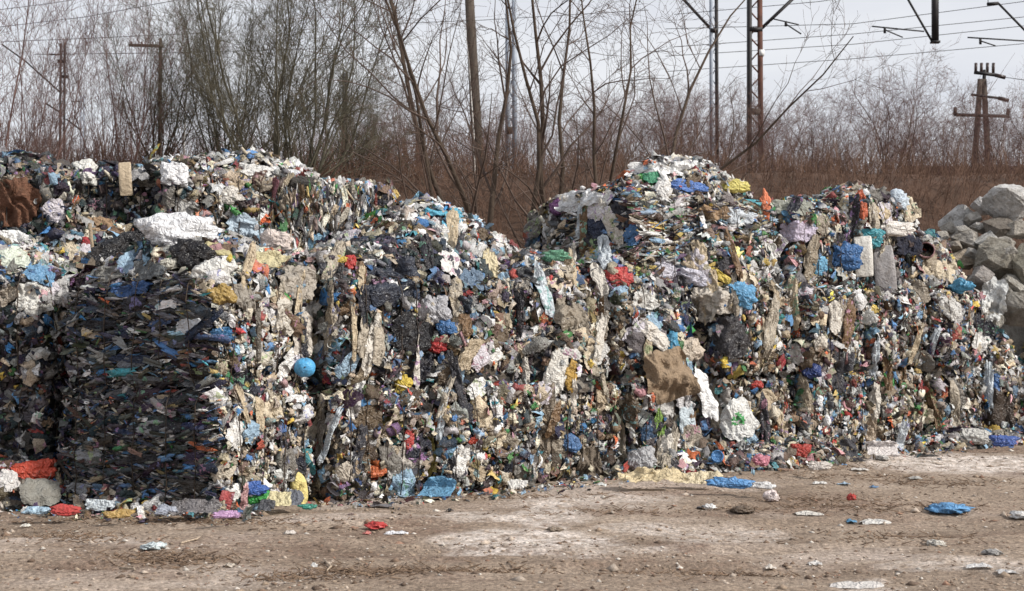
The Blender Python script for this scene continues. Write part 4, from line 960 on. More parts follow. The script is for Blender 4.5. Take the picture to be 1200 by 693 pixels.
# smaller film flaps caught in the bales and heaps
AC = [(222, 220, 216), (196, 194, 190), (204, 190, 166), (150, 140, 126), (176, 160, 136), (60, 60, 66), (40, 42, 52), (120, 116, 110), (150, 176, 196), (206, 200, 206), (98, 84, 68)]
hr = random.Random(5)
for k in range(230):
    px, py = hr.uniform(5, 1180), hr.uniform(200, 575); d_ = norm(ray_dir(px, py)); h_ = BVH.ray_cast(Vector(CAM), Vector(d_), 60)
    if h_[0] is None or bv_U[h_[2]] is None or (px < 265 and py > 350): continue
    un = bv_U[h_[2]]; hp_ = hr.uniform(14, 40); S(px, py, hr.uniform(12, 30), hp_, hr.choice(AC), None, 'film_flap', None, hr.uniform(-50, 50), 1.3, n=13, lift=.05, part_of=un)

AH = [(206, 200, 190), (176, 166, 150), (150, 138, 120), (60, 60, 66), (196, 204, 210), (110, 104, 96), (46, 46, 52), (188, 172, 146), (120, 96, 72)]
for k in range(95):
    px, py = hr.uniform(270, 1170), hr.uniform(250, 540); d_ = norm(ray_dir(px, py)); h_ = BVH.ray_cast(Vector(CAM), Vector(d_), 60)
    if h_[0] is None or bv_U[h_[2]] is None or (h_[3] > 17.5 and py > 400 and px < 880): continue
    S(px, py, hr.uniform(7, 17), hr.uniform(30, 75), hr.choice(AH), None, 'hanging_film', None, hr.gauss(0, 14), 1.5, n=14, lift=.075, part_of=bv_U[h_[2]])
AD = [(110, 114, 122), (70, 92, 130), (140, 142, 146), (58, 60, 68), (44, 46, 54), (72, 74, 80), (40, 50, 72), (36, 36, 42), (92, 94, 98), (52, 66, 96), (66, 62, 58), (48, 60, 62)]
for k in range(26):
    px, py = hr.uniform(70, 245), hr.uniform(345, 590); d_ = norm(ray_dir(px, py)); h_ = BVH.ray_cast(Vector(CAM), Vector(d_), 60)
    if h_[0] is None or bv_U[h_[2]] is None or (h_[3] > 17.5 and py > 400 and px < 880): continue
    S(px, py, hr.uniform(24, 60), hr.uniform(8, 18), hr.choice(AD), None, 'film_flap', None, hr.uniform(-10, 10), 1.2, n=15, lift=.045, part_of=bv_U[h_[2]])

HBVH = BVHTree.FromPolygons(HV, HF)

# ------------------------------------------------------------------ pieces on every bale and heap
def frames(nr, strata):
    n = len(nr); up = np.tile([0, 0, 1.0], (n, 1)); hor = np.cross(up, nr); bad = np.linalg.norm(hor, axis=1) < .2
    hor[bad] = [1, 0, 0]; hor = norm(hor); ver = np.cross(nr, hor)
    ang = rng.uniform(0, 2 * math.pi, n)
    for i, s in enumerate(strata):
        if s == 'h': ang[i] = rng.normal(0, .32)
        elif s == 'v': ang[i] = math.pi / 2 + rng.normal(0, .3)
    a = hor * np.cos(ang)[:, None] + ver * np.sin(ang)[:, None]
    tl = np.array([.15 if q == 'h' else .4 for q in strata])[:, None]; z = norm(nr + rng.normal(0, 1, (n, 3)) * tl); x = norm(a - z * (a * z).sum(1, keepdims=True)); y = np.cross(z, x)
    return np.stack([x, y, z], -1)
def vary(C, nv, V):
    n = len(C); out = np.repeat(C[:, None], nv, 1) * rng.lognormal(0, .2, (n, nv, 1))
    k = rng.uniform(0, 1, n) < .3; dr = rng.normal(0, 1, (n, 3)); half = (np.einsum('vj,nj->nv', V, dr) > .1) & k[:, None]
    C2 = pick_colors('mix', n); out = np.where(half[..., None], C2[:, None], out)
    return np.clip(out, .004, .86).reshape(-1, 3)
# stretches of mostly one waste palette; far-left dark zone paints recess shade into scraps
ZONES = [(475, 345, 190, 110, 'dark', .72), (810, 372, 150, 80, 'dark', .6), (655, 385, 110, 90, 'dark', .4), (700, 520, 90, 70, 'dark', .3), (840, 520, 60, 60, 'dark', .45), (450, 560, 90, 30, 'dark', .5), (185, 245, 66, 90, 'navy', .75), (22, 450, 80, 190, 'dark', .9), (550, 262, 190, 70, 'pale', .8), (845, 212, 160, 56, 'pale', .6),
         (715, 270, 60, 110, 'cool', .7), (150, 300, 120, 50, 'dark', .5), (40, 300, 110, 70, 'pale', .6), (60, 240, 130, 80, 'dark', .45), (900, 330, 120, 60, 'cool', .5), (600, 345, 70, 50, 'dark', .4)]
cand = []
EYES = [CAM, CAM + [-1.3, 0, 0], CAM + [1.3, 0, 0]]
for ui, u in enumerate(UNITS):
    P, nr, pal, st = u.sample(); n = len(P)
    Pw = P @ u.R.T + u.c; Nw = nr @ u.R.T
    keep = np.zeros(n, bool); vis = np.zeros(n, bool)
    for i in range(n):
        q = Pw[i] + Nw[i] * .06
        if q[2] < .0 or (covered(q) and rng.uniform() < .93): continue
        for k, e_ in enumerate(EYES):
            if np.dot(Nw[i], e_ - q) > -.25 * np.linalg.norm(e_ - q) and visible(q, e_):
                keep[i] = True
                if k == 0: vis[i] = True
                break
    keep |= rng.uniform(0, 1, n) < .03
    idx = np.nonzero(keep)[0]; n = len(idx)
    if not n: continue
    P = P[idx]; nr = nr[idx]; vis = vis[idx]; pal = [pal[i] for i in idx]; st = [st[i] for i in idx]
    zx, zy = to_px(P @ u.R.T + u.c)
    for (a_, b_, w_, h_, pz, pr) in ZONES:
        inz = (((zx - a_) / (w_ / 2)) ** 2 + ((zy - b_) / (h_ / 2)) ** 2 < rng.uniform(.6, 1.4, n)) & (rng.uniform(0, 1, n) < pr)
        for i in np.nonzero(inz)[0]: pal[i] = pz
    Fm = frames(nr, st)
    size = np.clip(u.size * rng.lognormal(-.04, .56, n), .028, .2)
    S = np.stack([size * rng.uniform(.9, 1.5, n), size * rng.uniform(.7, 1.15, n), size * rng.uniform(.6, 1.3, n)], 1)
    for i, s in enumerate(st):
        if s: S[i] *= (1.6, .55, .65)
    P = P + nr * rng.normal(.012, .022, (n, 1))
    C = np.zeros((n, 3)); pa = np.array(pal)
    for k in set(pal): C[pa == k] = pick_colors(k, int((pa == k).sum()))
    sh = rng.choice(len(LIB), n, p=LIBW)
    Pw = P @ u.R.T + u.c; dist = np.linalg.norm(Pw - CAM, axis=1); pxs = np.sqrt(S[:, 0] * S[:, 1]) * FPX / dist
    px_, py_ = to_px(Pw); inv = vis & (px_ > -10) & (px_ < 1210)
    u.data = dict(P=P, Fm=Fm, S=S, C=C, sh=sh, px=np.where(inv, pxs, 0), raw=pxs)
    o_ = np.argsort(-u.data['px'])[:150]
    cand += [(u.data['px'][i], ui, i) for i in o_ if u.data['px'][i] > 9]
cand.sort(reverse=True); cand = cand[:3000]
chosen = {}
for _, ui, i in cand: chosen.setdefault(ui, []).append(i)
for ui, u in enumerate(UNITS):
    if not hasattr(u, 'data'): continue
    d = u.data; ch = set(chosen.get(ui, []))
    for i in ch:
        L = LIB[d['sh'][i]]; o = bpy.data.objects.new(L['name'], L['me']); COL.objects.link(o); o.parent = u.root
        m = np.eye(4); m[:3, :3] = d['Fm'][i] * d['S'][i][None, :]; m[:3, 3] = d['P'][i]
        o.matrix_basis = Matrix(m.tolist()); o.color = (*d['C'][i], 1)
    rest = np.array([i for i in range(len(d['P'])) if i not in ch], int)
    Vs = []; Fs = []; Cs = []; off = 0
    for k, L in enumerate(LIB):
        for low in (0, 1):
            ii = rest[(d['sh'][rest] == k) & ((d['raw'][rest] < 8.5) == bool(low))]
            if not len(ii): continue
            LV, LF = (L['Vl'], L['Fl']) if low else (L['V'], L['F']); M3 = d['Fm'][ii] * d['S'][ii][:, None, :]
            V = np.einsum('nij,vj->nvi', M3, LV) + d['P'][ii][:, None]; nv = len(LV)
            Vs.append(V.reshape(-1, 3)); Fs.append((LF[None] + (np.arange(len(ii)) * nv)[:, None, None] + off).reshape(-1, 3)); Cs.append(vary(d['C'][ii], nv, LV)); off += len(ii) * nv
    if Vs:
        o = obj('small_scraps', mesh('small_scraps', np.vstack(Vs), np.concatenate(Fs), M_ATT, np.vstack(Cs), smooth=True), u.root); o['kind'] = 'stuff'
    # baling wires
    if u.wires:
        L_, D_, H_ = u.dims; S_ = 9
        for k in range(u.wires):
            x = (-.5 + (k + .6) / (u.wires + .2)) + rng.normal(0, .01)
            q = [(x + rng.normal(0, .004), -.5, z) for z in np.linspace(-.48, .5, S_)] + [(x, yy, .5) for yy in np.linspace(-.4, .5, 5)]
            Pq, nq = u.mapf(np.array(q)); V, F = polytube(Pq + nq * .055, .006, 4); obj('baling_wire', mesh('baling_wire', V, F, M_WIRE), u.root)
        for k in range(u.wires - 1):
            y = (-.5 + (k + .6) / (u.wires - .8))
            q = [(.5, y + rng.normal(0, .004), z) for z in np.linspace(-.48, .5, S_)]
            Pq, nq = u.mapf(np.array(q)); V, F = polytube(Pq + nq * .055, .006, 4); obj('baling_wire', mesh('baling_wire', V, F, M_WIRE), u.root)
# ------------------------------------------------------------------ litter on the ground, gravel
LG = 'litter scattered over the dirt'
def lit(px, py, wp, hp, col, label, kind='wad', cat='litter'):
    p, nr, L = hit(px, py); z = gz(p[0], p[1]); W_ = wp * L / FPX / 2; dep = max(.5 * W_, min(W_ * 1.2, hp * L / FPX / 2 * 3)); H_ = max(.012, hp * L / FPX * (.45 if kind == 'wad' else .22))
    seed = rng.uniform(0, 99, 3)
    if kind == 'wad':
        V, F = sph(24, 16); r = 1 + .7 * (1 - np.abs(vnoise(V * 2.1 + seed)) - .6) + .5 * (1 - np.abs(vnoise(V * 4 + seed)) - .6) + .3 * vnoise(V * 8 + seed); X = V * r[:, None] * [W_, dep, H_]; X[:, 2] += H_ * .6
    else:
        n = 12; a, b = np.meshgrid(np.linspace(-1, 1, n), np.linspace(-1, 1, n), indexing='ij'); q = np.stack([a, b, 0 * a], -1) + seed
        e_ = 1 + .3 * fbm(q * 1.1, 2); X = np.stack([a * W_ * e_, b * dep * e_ * (1 - .3 * a * a), np.clip(1.15 - .5 * (a * a + b * b), .1, 1) * H_ * (1.2 + 1.3 * vnoise(q * 1.8) + .8 * vnoise(q * 4)) + .006], -1).reshape(-1, 3); F = grid_faces(n, n)
    ry = rng.uniform(0, 6.28); c, s = math.cos(ry), math.sin(ry)
    if kind == 'wad': pass
    X[:, 2] = np.maximum(X[:, 2], .004); X = X + [p[0], p[1], z]
    nm = {'wad': 'film_wad', 'flat': 'film_scrap'}[kind]
    return put(nm, X, F, M_HERO, lin(col), label, cat, LG)
LT = [(180, 643, 22, 8, (206, 218, 220), 'white film scrap alone on the dirt at left', 'wad'), (440, 621, 20, 8, (206, 52, 48), 'red film scrap on the dirt left of middle', 'wad'),
      (464, 625, 26, 6, (222, 222, 226), 'white film scrap right beside the red one on the dirt', 'flat'), (430, 626, 10, 5, (196, 110, 100), 'pink shred left of the red film scrap', 'flat'),
      (904, 589, 15, 14, (222, 206, 202), 'white wad with red on the dirt below the wall', 'wad'), (998, 588, 8, 10, (196, 52, 40), 'small red wad on the dirt at right', 'wad'),
      (947, 604, 30, 8, (212, 206, 196), 'flat cream plate on the dirt at right', 'flat'), (998, 611, 12, 6, (78, 146, 186), 'small blue shred on the dirt at right', 'flat'),
      (1025, 612, 30, 10, (216, 212, 204), 'torn white film right of the small blue shred', 'flat'), (1111, 601, 38, 12, (82, 152, 206), 'bright blue film wad alone on the dirt at right', 'wad'),
      (1195, 608, 18, 9, (222, 220, 218), 'white wad at the right edge of the dirt', 'wad'), (1097, 640, 17, 9, (196, 190, 178), 'pale stone like wad on the dirt at lower right', 'wad'),
      (1163, 650, 16, 7, (160, 156, 152), 'grey wad on the dirt at lower right', 'wad'), (955, 663, 15, 6, (216, 212, 206), 'small white scrap on the dirt at lower right', 'flat'),
      (903, 667, 12, 5, (210, 200, 186), 'cream shred on the dirt near the lower middle right', 'flat'), (1000, 688, 60, 11, (206, 200, 194), 'broad white film pressed into the dirt at the bottom', 'flat'),
      (831, 597, 13, 8, (226, 224, 222), 'white crumpled wad on the dirt below the blue film', 'wad'), (822, 596, 10, 5, (70, 70, 74), 'dark shred beside the white crumpled wad', 'flat'),
      (650, 623, 16, 6, (150, 132, 112), 'brown clod on the dirt in the middle', 'wad'), (527, 600, 8, 4, (50, 48, 48), 'dark scrap on the dirt in the middle', 'flat'),
      (445, 595, 26, 4, (110, 108, 112), 'grey shred on the dirt before the dark hollow', 'flat'), (1084, 535, 26, 5, (70, 68, 66), 'dark flat scrap before the right wall', 'flat'),
      (1034, 539, 12, 6, (200, 196, 190), 'pale wad before the right wall', 'wad'), (960, 567, 16, 5, (216, 212, 206), 'white shred on the dirt before the red bag', 'flat'),
      (988, 568, 14, 4, (150, 176, 196), 'pale blue shred on the dirt before the red bag', 'flat'), (1072, 562, 14, 6, (180, 178, 172), 'grey shred on the dirt at mid right', 'flat'),
      (1024, 572, 10, 3, (80, 120, 160), 'blue shred on the dirt at mid right', 'flat'), (870, 601, 22, 8, (110, 92, 74), 'brown clod on the dirt right of the white crumpled wad', 'wad'),
      (1148, 668, 30, 6, (200, 198, 196), 'white film shred in the gravel at lower right', 'flat'), (1180, 672, 22, 6, (190, 188, 186), 'pale film shred at the lower right corner', 'flat'),
      (30, 619, 10, 4, (216, 212, 200), 'white speck of film before the far left foot', 'flat'), (270, 664, 14, 4, (200, 186, 168), 'cream shred on the dirt at lower left', 'flat'),
      (340, 627, 14, 4, (206, 196, 186), 'cream shred on the dirt before the yellow cap', 'flat'), (368, 665, 8, 4, (206, 204, 200), 'white speck on the dirt left of the bottom middle', 'flat'),
      (920, 552, 18, 6, (150, 120, 100), 'tan shred on the dirt below the red bag', 'flat'), (1006, 552, 20, 4, (206, 200, 192), 'white shred before the seam of the right wall', 'flat')]
for a in LT: lit(*a)
def twig(px0, py0, px1, py1, label):
    A_ = hit(px0, py0)[0]; B_ = hit(px1, py1)[0]; M_ = (A_ + B_) / 2 + [0.03, .06, 0]; pts = np.array([A_, M_, B_]); pts[:, 2] = [gz(q[0], q[1]) + .014 for q in pts]; V, F = polytube(pts, [.008, .008, .004], 6); put('twig', V, F, M_CLOTH, lin((176, 156, 132)), label, 'twig', LG)
twig(212, 637, 236, 630, 'pale bent twig on the dirt right of the white film scrap')
twig(140, 669, 158, 672, 'dark twig on the dirt at lower left'); twig(380, 660, 383, 672, 'pale twig standing out on the dirt left of the bottom middle')
# gravel and clods: uncountable
n = 21000; d = 8.2 * (22 / 8.2) ** (rng.uniform(0, 1, n) ** 1.15); x = rng.uniform(-.42, .42, n) * d; keep = rng.uniform(0, 1, n) < .35 + .65 * np.clip(fbm(np.stack([x * .7, d * 1.2, 0 * d], -1), 3) * 2.2 + .3, 0, 1)
x = x[keep]; d = d[keep]; n = len(x); size = np.clip(.009 * rng.lognormal(0, .6, n), .004, .05)
Vb = np.array([(1, 0, 0), (0, 1, 0), (-1, 0, 0), (0, -1, 0), (0, 0, .8), (0, 0, -.4)], float); Fb = np.array([(0, 1, 4), (1, 2, 4), (2, 3, 4), (3, 0, 4), (1, 0, 5), (2, 1, 5), (3, 2, 5), (0, 3, 5)])
th = rng.uniform(0, 6.28, n); jit = rng.uniform(.6, 1.3, (n, 6, 1)); L_ = Vb[None] * jit * size[:, None, None] * np.stack([rng.uniform(.8, 1.8, n), np.ones(n), rng.uniform(.5, 1, n)], 1)[:, None]
c, s = np.cos(th)[:, None], np.sin(th)[:, None]; X = np.stack([L_[..., 0] * c - L_[..., 1] * s, L_[..., 0] * s + L_[..., 1] * c, L_[..., 2]], -1) + np.stack([x, d, ground_z(x, d)], 1)[:, None]
cols = np.array([lin(q) for q in ((150, 132, 114), (120, 100, 84), (172, 158, 144), (96, 80, 68), (196, 188, 178), (140, 110, 92))])[rng.choice(6, n, p=[.26, .2, .2, .16, .1, .08])] * rng.uniform(.75, 1.2, (n, 1))
M_GRAV = scrap_mat('gravel', 'attr', .9, .3, .4, 80)
o = obj('gravel', mesh('gravel', X.reshape(-1, 3), (Fb[None] + (np.arange(n) * 6)[:, None, None]).reshape(-1, 3), M_GRAV, np.repeat(cols, 6, 0))); o['kind'] = 'stuff'; o['label'] = 'gravel and small clods strewn over the dirt'

# dry stalks and leaf litter in tufts: uncountable
pts = []
for (px, py, wp, hp, k) in ((90, 632, 120, 10, 156), (200, 660, 130, 12, 252), (440, 672, 150, 12, 312), (560, 668, 130, 8, 228), (340, 678, 90, 8, 120), (970, 592, 120, 16, 288), (1080, 596, 120, 12, 180), (870, 600, 50, 6, 72), (1000, 560, 160, 8, 132), (1100, 568, 160, 8, 156), (750, 600, 160, 8, 96), (260, 615, 180, 8, 144), (820, 672, 180, 10, 156), (1050, 630, 200, 14, 144), (600, 583, 260, 5, 144), (150, 612, 280, 5, 156), (960, 548, 150, 6, 156)):
    for q in range(k):
        d_ = ray_dir(px + rng.normal(0, wp / 3), py + rng.normal(0, hp / 3)); L = -CAM[2] / d_[2]; pts.append((d_[0] * L, d_[1] * L))
pts = np.array(pts); n = len(pts); z = ground_z(pts[:, 0], pts[:, 1]); P0 = np.stack([pts[:, 0], pts[:, 1], z + .003], 1); a = rng.uniform(0, 6.28, n); L = rng.uniform(.02, .10, n); P1 = P0 + np.stack([np.cos(a) * L, np.sin(a) * L, rng.uniform(0, .35, n) * L + .004], 1)
M_DRY = simple('dry_stalks', (0.12, 0.08, 0.055), (0.27, 0.19, 0.13), 9, .95, .1)
o = obj('dry_stalks', mesh('dry_stalks', *tubes(P0, P1, np.full(n, .005), np.full(n, .003), 3), M_DRY)); o['kind'] = 'stuff'; o['label'] = 'dry stalks and leaf litter in tufts on the dirt'

# crumbs of waste drifted out from the foot of the wall: uncountable
n = 2600; tt = rng.uniform(-.2, 13.6, n); ss = -np.abs(rng.normal(0, .34, n)); XY = O + tt[:, None] * U + ss[:, None] * NV; k = rng.uniform(0, 1, n) < .24
XY[k] = np.stack([rng.uniform(-5.4, -2.2, k.sum()), 13.0 - np.abs(rng.normal(0, .28, k.sum())) - .15 * rng.uniform(0, 1, k.sum())], 1); XY[k, 1] += np.clip(-3.0 - XY[k, 0], 0, 2) * .25 - .2
sz = np.clip(.035 * rng.lognormal(0, .5, n), .015, .12); C = pick_colors('mix', n) * .9; sh = rng.choice(len(LIB), n, p=LIBW); nr = norm(np.stack([rng.normal(0, .25, n), rng.normal(0, .25, n), np.ones(n)], 1)); Fm = frames(nr, [None] * n); Z = ground_z(XY[:, 0], XY[:, 1]); Vs = []; Fs = []; Cs = []; off = 0
for q, L in enumerate(LIB):
    ii = np.nonzero(sh == q)[0]
    if not len(ii): continue
    V = np.einsum('nij,vj->nvi', Fm[ii] * (sz[ii, None] * [1.2, 1, .5])[:, None, :], L['Vl']); V[..., 2] -= V[..., 2].min(1, keepdims=True) * .8; V = V + np.concatenate([XY[ii], Z[ii, None]], 1)[:, None]; nv = len(L['Vl'])
    Vs.append(V.reshape(-1, 3)); Fs.append((L['Fl'][None] + (np.arange(len(ii)) * nv)[:, None, None] + off).reshape(-1, 3)); Cs.append(vary(C[ii], nv, L['Vl'])); off += len(ii) * nv
o = obj('litter_crumbs', mesh('litter_crumbs', np.vstack(Vs), np.concatenate(Fs), M_ATT, np.vstack(Cs), smooth=True)); o['kind'] = 'stuff'; o['label'] = 'crumbs of waste drifted along the foot of the wall'

# ------------------------------------------------------------------ bare trees
def grow(seed, stems, height, r0, fan, kids=(7, 6, 5), ratio=(.5, .45, .45), ang=(38, 42, 45), up=.12, wob=.10, lean=None, first=.25, segs=(9, 5, 4, 3), twig=.004):
    r = np.random.default_rng(seed); T = []  # p0,p1,r0,r1,level
    def branch(p, d, L, rad, lev):
        ns = segs[lev]; st = L / ns; pts = [p]; dirs = []
        for i in range(ns):
            d = norm(d + r.normal(0, wob * (1 + .3 * lev), 3) + np.array([0, 0, up * (1 if lev == 0 else .8)])); q = pts[-1] + d * st; dirs.append(d); pts.append(q)
        rr = np.maximum(rad * (1 - np.linspace(0, 1, ns + 1) * .85), twig * .6)
        for i in range(ns): T.append((pts[i], pts[i + 1], rr[i], rr[i + 1], lev))
        if lev < len(kids):
            nk = max(1, int(r.normal(kids[lev], 1)))
            for k in range(nk):
                f = first + (1 - first) * (k + r.uniform(0, 1)) / nk if lev == 0 else r.uniform(.15, 1); i = min(ns - 1, int(f * ns)); pp = pts[i] + (pts[i + 1] - pts[i]) * (f * ns - i if f < 1 else 1)
                side = norm(np.cross(dirs[i], r.normal(0, 1, 3))); a = R(r.normal(ang[lev], 9)); dd = dirs[i] * math.cos(a) + side * math.sin(a)
                branch(pp, dd, L * ratio[lev] * r.uniform(.6, 1.25) * (1.15 - .55 * f if lev == 0 else 1), max(rr[i] * r.uniform(.4, .65), twig), lev + 1)
    for k in range(stems):
        if lean is not None: a, az = lean[k % len(lean)]
        else: a, az = abs(r.normal(0, fan)), r.uniform(0, 360)
        a = R(a); az = R(az); d = np.array([math.sin(a) * math.cos(az), math.sin(a) * math.sin(az), math.cos(a)])
        branch(np.array([r.normal(0, .10), r.normal(0, .10), -.3]), d, height * r.uniform(.75, 1.05), r0 * r.uniform(.65, 1.1), 0)
    return T
def tree_meshes(T, mt, mc):
    P0 = np.array([t[0] for t in T]); P1 = np.array([t[1] for t in T]); r0 = np.array([t[2] for t in T]); r1 = np.array([t[3] for t in T]); lv = np.array([t[4] for t in T]); a = lv == 0; b = lv == 1; c = lv > 1
    m1 = mesh('trunk', *tubes(P0[a], P1[a], r0[a], r1[a], 7), mt, smooth=True)
    m2 = mesh('crown', *joinm([tubes(P0[b], P1[b], r0[b], r1[b], 4), tubes(P0[c], P1[c], r0[c], r1[c], 3)]), mc)
    return m1, m2
def plant(ms, loc, rz, sc, label, group, name='bare_tree', cat='tree'):
    o = empty(name, loc, rz); o.scale = (sc, sc, sc); obj('trunk', ms[0], o); obj('crown', ms[1], o); tag(o, label, cat, group); return o
def base(px, Y): return (float(at(px, 300, Y)[0]), Y, emb_z(Y) if Y > 26.5 else 0.0)
BG = 'bare trees behind the waste'
# two many-stemmed trees in the middle (leaning stems as seen; azimuth 0 = right)
tA = tree_meshes(grow(11, 6, 10.5, .085, 0, (10, 6, 5), ratio=(.36, .42, .45), lean=[(25, 180), (17, 177), (9, 184), (2, 20), (12, 60), (13, 181)], up=.035, wob=.11, first=.3, segs=(11, 6, 4, 3)), M_BARK, M_TWIG)
tB = tree_meshes(grow(23, 5, 10, .085, 0, (10, 6, 5), ratio=(.36, .42, .45), lean=[(4, 176), (3, 5), (19, 3), (11, 6), (8, 270)], up=.03, wob=.12, first=.22, segs=(11, 6, 4, 3)), M_BARK, M_TWIG)
plant(tA, base(612, 24.0), 0, 1.0, 'many stemmed bare tree leaning left in the middle gap', BG)
plant(tB, base(668, 24.6), 0, 1.0, 'many stemmed bare tree spreading right beside the peak', BG)
VASE = [(0, 0), (6, 10), (8, 185), (14, 5), (15, 178), (21, 12), (22, 172), (28, 4), (29, 183), (10, 90), (10, 270), (18, 60), (18, 240), (34, 8), (35, 176)]
tC = [tree_meshes(grow(40 + k, 15, 6.6, .036, 0, (14, 8, 6), (.34, .42, .5), (27, 32, 36), lean=VASE, up=.075, wob=.11, first=.15, segs=(10, 5, 4, 3), twig=.0042), M_BARKG, M_TWIGG) for k in range(2)]
for i, (px, Y, sc, lb) in enumerate([(338, 31, 1.16, 'tall dense grey green willow behind the brown fibre bale'), (262, 34, .7, 'dense grey green willow left of the tallest willow'), (186, 34.5, .6, 'grey green willow behind the wooden pole at left'), (415, 34, .42, 'smaller willow behind the thin dark mast')]):
    plant(tC[i % 2], base(px, Y), i * 3.1, sc, lb, BG)
tD = [tree_meshes(grow(60 + k, 6, 6.5, .026, 10, (10, 6, 4), (.4, .42, .5), (26, 32, 36), up=.1, wob=.08, first=.12, twig=.0045), M_TWIGR, M_TWIGR) for k in range(2)]
for i, (px, Y, sc, lb) in enumerate([(10, 30, 1.0, 'reddish sapling clump at the left edge'), (42, 31, .72, 'reddish sapling clump left of the dark double mast'), (-25, 30, 1.2, 'reddish sapling clump just past the left edge'), (118, 33, .62, 'reddish sapling clump right of the dark double mast'), (146, 32, .8, 'reddish sapling clump left of the wooden pole')]):
    plant(tD[i % 2], base(px, Y), i * 1.3, sc, lb, BG)
tE = [tree_meshes(grow(80 + k, 5, 6.0, .045, 17, (11, 8, 7), (.5, .48, .5), (36, 40, 42), up=.06, wob=.12, first=.1, twig=.0055), M_TWIG, M_TWIGR) for k in range(3)]
ORD = 'one two three four five six seven eight nine ten eleven twelve thirteen fourteen fifteen sixteen seventeen eighteen nineteen twenty twenty-one twenty-two twenty-three twenty-four twenty-five twenty-six twenty-seven twenty-eight twenty-nine thirty thirty-one thirty-two'.split()
FAR = [(430, 40, .85), (470, 46, .9), (505, 38, .8), (545, 50, 1.0), (585, 44, .9), (625, 40, .8), (680, 46, 1.0), (715, 40, .85), (745, 44, 1.05), (780, 38, .85), (805, 46, 1.15), (845, 40, .85), (865, 50, 1.1), (905, 40, .8), (925, 46, 1.0), (952, 42, .95),
       (985, 50, .85), (1010, 40, .75), (1040, 41, 1.15), (1075, 46, .95), (1105, 44, 1.0), (1130, 50, 1.0), (1165, 42, .95), (1190, 46, 1.05), (1215, 42, 1.0), (60, 44, .8), (130, 48, .8), (230, 46, .85), (310, 48, .8), (390, 44, .8), (1245, 44, 1.0), (-40, 42, .9)]
for i, (px, Y, sc) in enumerate(FAR):
    nth = sorted(f[0] for f in FAR if f[0] != 1040).index(px) if px != 1040 else 0
    lb = {1040: 'round crowned bare tree standing free right of the rusty mast'}.get(px) or 'bare bush on the embankment, number %s from the left in the thicket' % ORD[nth]
    plant(tE[i % 3], base(px, Y), i * 2.1, sc * ((.58 if px > 760 else .58) if px != 1040 else .62), lb, 'bushes in the thicket on the embankment' if px != 1040 else BG, 'bare_bush' if px != 1040 else 'bare_tree', 'bush' if px != 1040 else 'tree')
# slender birches
tF = tree_meshes(grow(99, 1, 6.5, .05, 2, (16, 5, 4), (.25, .4, .5), (40, 40, 40), up=.02, wob=.03, first=.3), M_BIRCH, M_TWIG)
for px, Y, sc, lb in ((213, 38, .75, 'slender white birch trunk among the left willows'), (556, 36, .7, 'slender white birch trunk behind the middle tree'), (338, 37, .55, 'short white birch trunk behind the tallest willow')): plant(tF, base(px, Y), px, sc, lb, 'slender birches', 'birch', 'tree')
# undergrowth on the bank
n = 9500; x = rng.uniform(-18, 19, n); y = rng.uniform(29.5, 37.5, n); z = np.interp(y, [q[0] for q in EMB], [q[1] for q in EMB]) - .1; hh = rng.lognormal(-.3, .5, n) * np.clip(.8 + .5 * fbm(np.stack([x * .5, y * .4, 0 * x], -1), 2), .3, 2)
P0 = np.stack([x, y, z], 1); dd = norm(np.stack([rng.normal(0, .3, n), rng.normal(0, .3, n), np.ones(n)], 1)); P1 = P0 + dd * hh[:, None]; rr = np.full(n, .006); parts = [tubes(P0, P1, rr * 1.3, rr * .6, 3)]
for k in range(4):
    f = rng.uniform(.15, .9, n)[:, None]; q0 = P0 + (P1 - P0) * f; q1 = q0 + norm(dd + rng.normal(0, .55, (n, 3))) * hh[:, None] * rng.uniform(.25, .6, (n, 1)); parts.append(tubes(q0, q1, rr * .8, rr * .5, 3))
o = obj('undergrowth', mesh('undergrowth', *joinm(parts), M_BRUSH)); o['kind'] = 'stuff'; o['label'] = 'dry brown undergrowth covering the embankment'

# far thicket behind the bushes: one mass
n = 4600; x = rng.uniform(-26, 27, n); y = rng.uniform(43, 62, n); z = np.full(n, 5.0); hh = np.clip(2.2 + 1.3 * fbm(np.stack([x * .35, y * .1, 0 * x], -1), 2) + rng.normal(0, .5, n), .8, 5)
P0 = np.stack([x, y, z], 1); dd = norm(np.stack([rng.normal(0, .16, n), rng.normal(0, .16, n), np.ones(n)], 1)); P1 = P0 + dd * hh[:, None]; rr = np.full(n, .010); parts = [tubes(P0, P1, rr * 1.5, rr * .4, 3)]
for k in range(7):
    f = rng.uniform(.2, .97, n)[:, None]; q0 = P0 + (P1 - P0) * f; q1 = q0 + norm(dd + rng.normal(0, .38, (n, 3))) * hh[:, None] * rng.uniform(.12, .32, (n, 1)); parts.append(tubes(q0, q1, rr * .7, rr * .4, 3))
o = obj('far_thicket', mesh('far_thicket', *joinm(parts), M_TWIGR)); o['kind'] = 'stuff'; o['label'] = 'far thicket of bare twigs beyond the embankment'

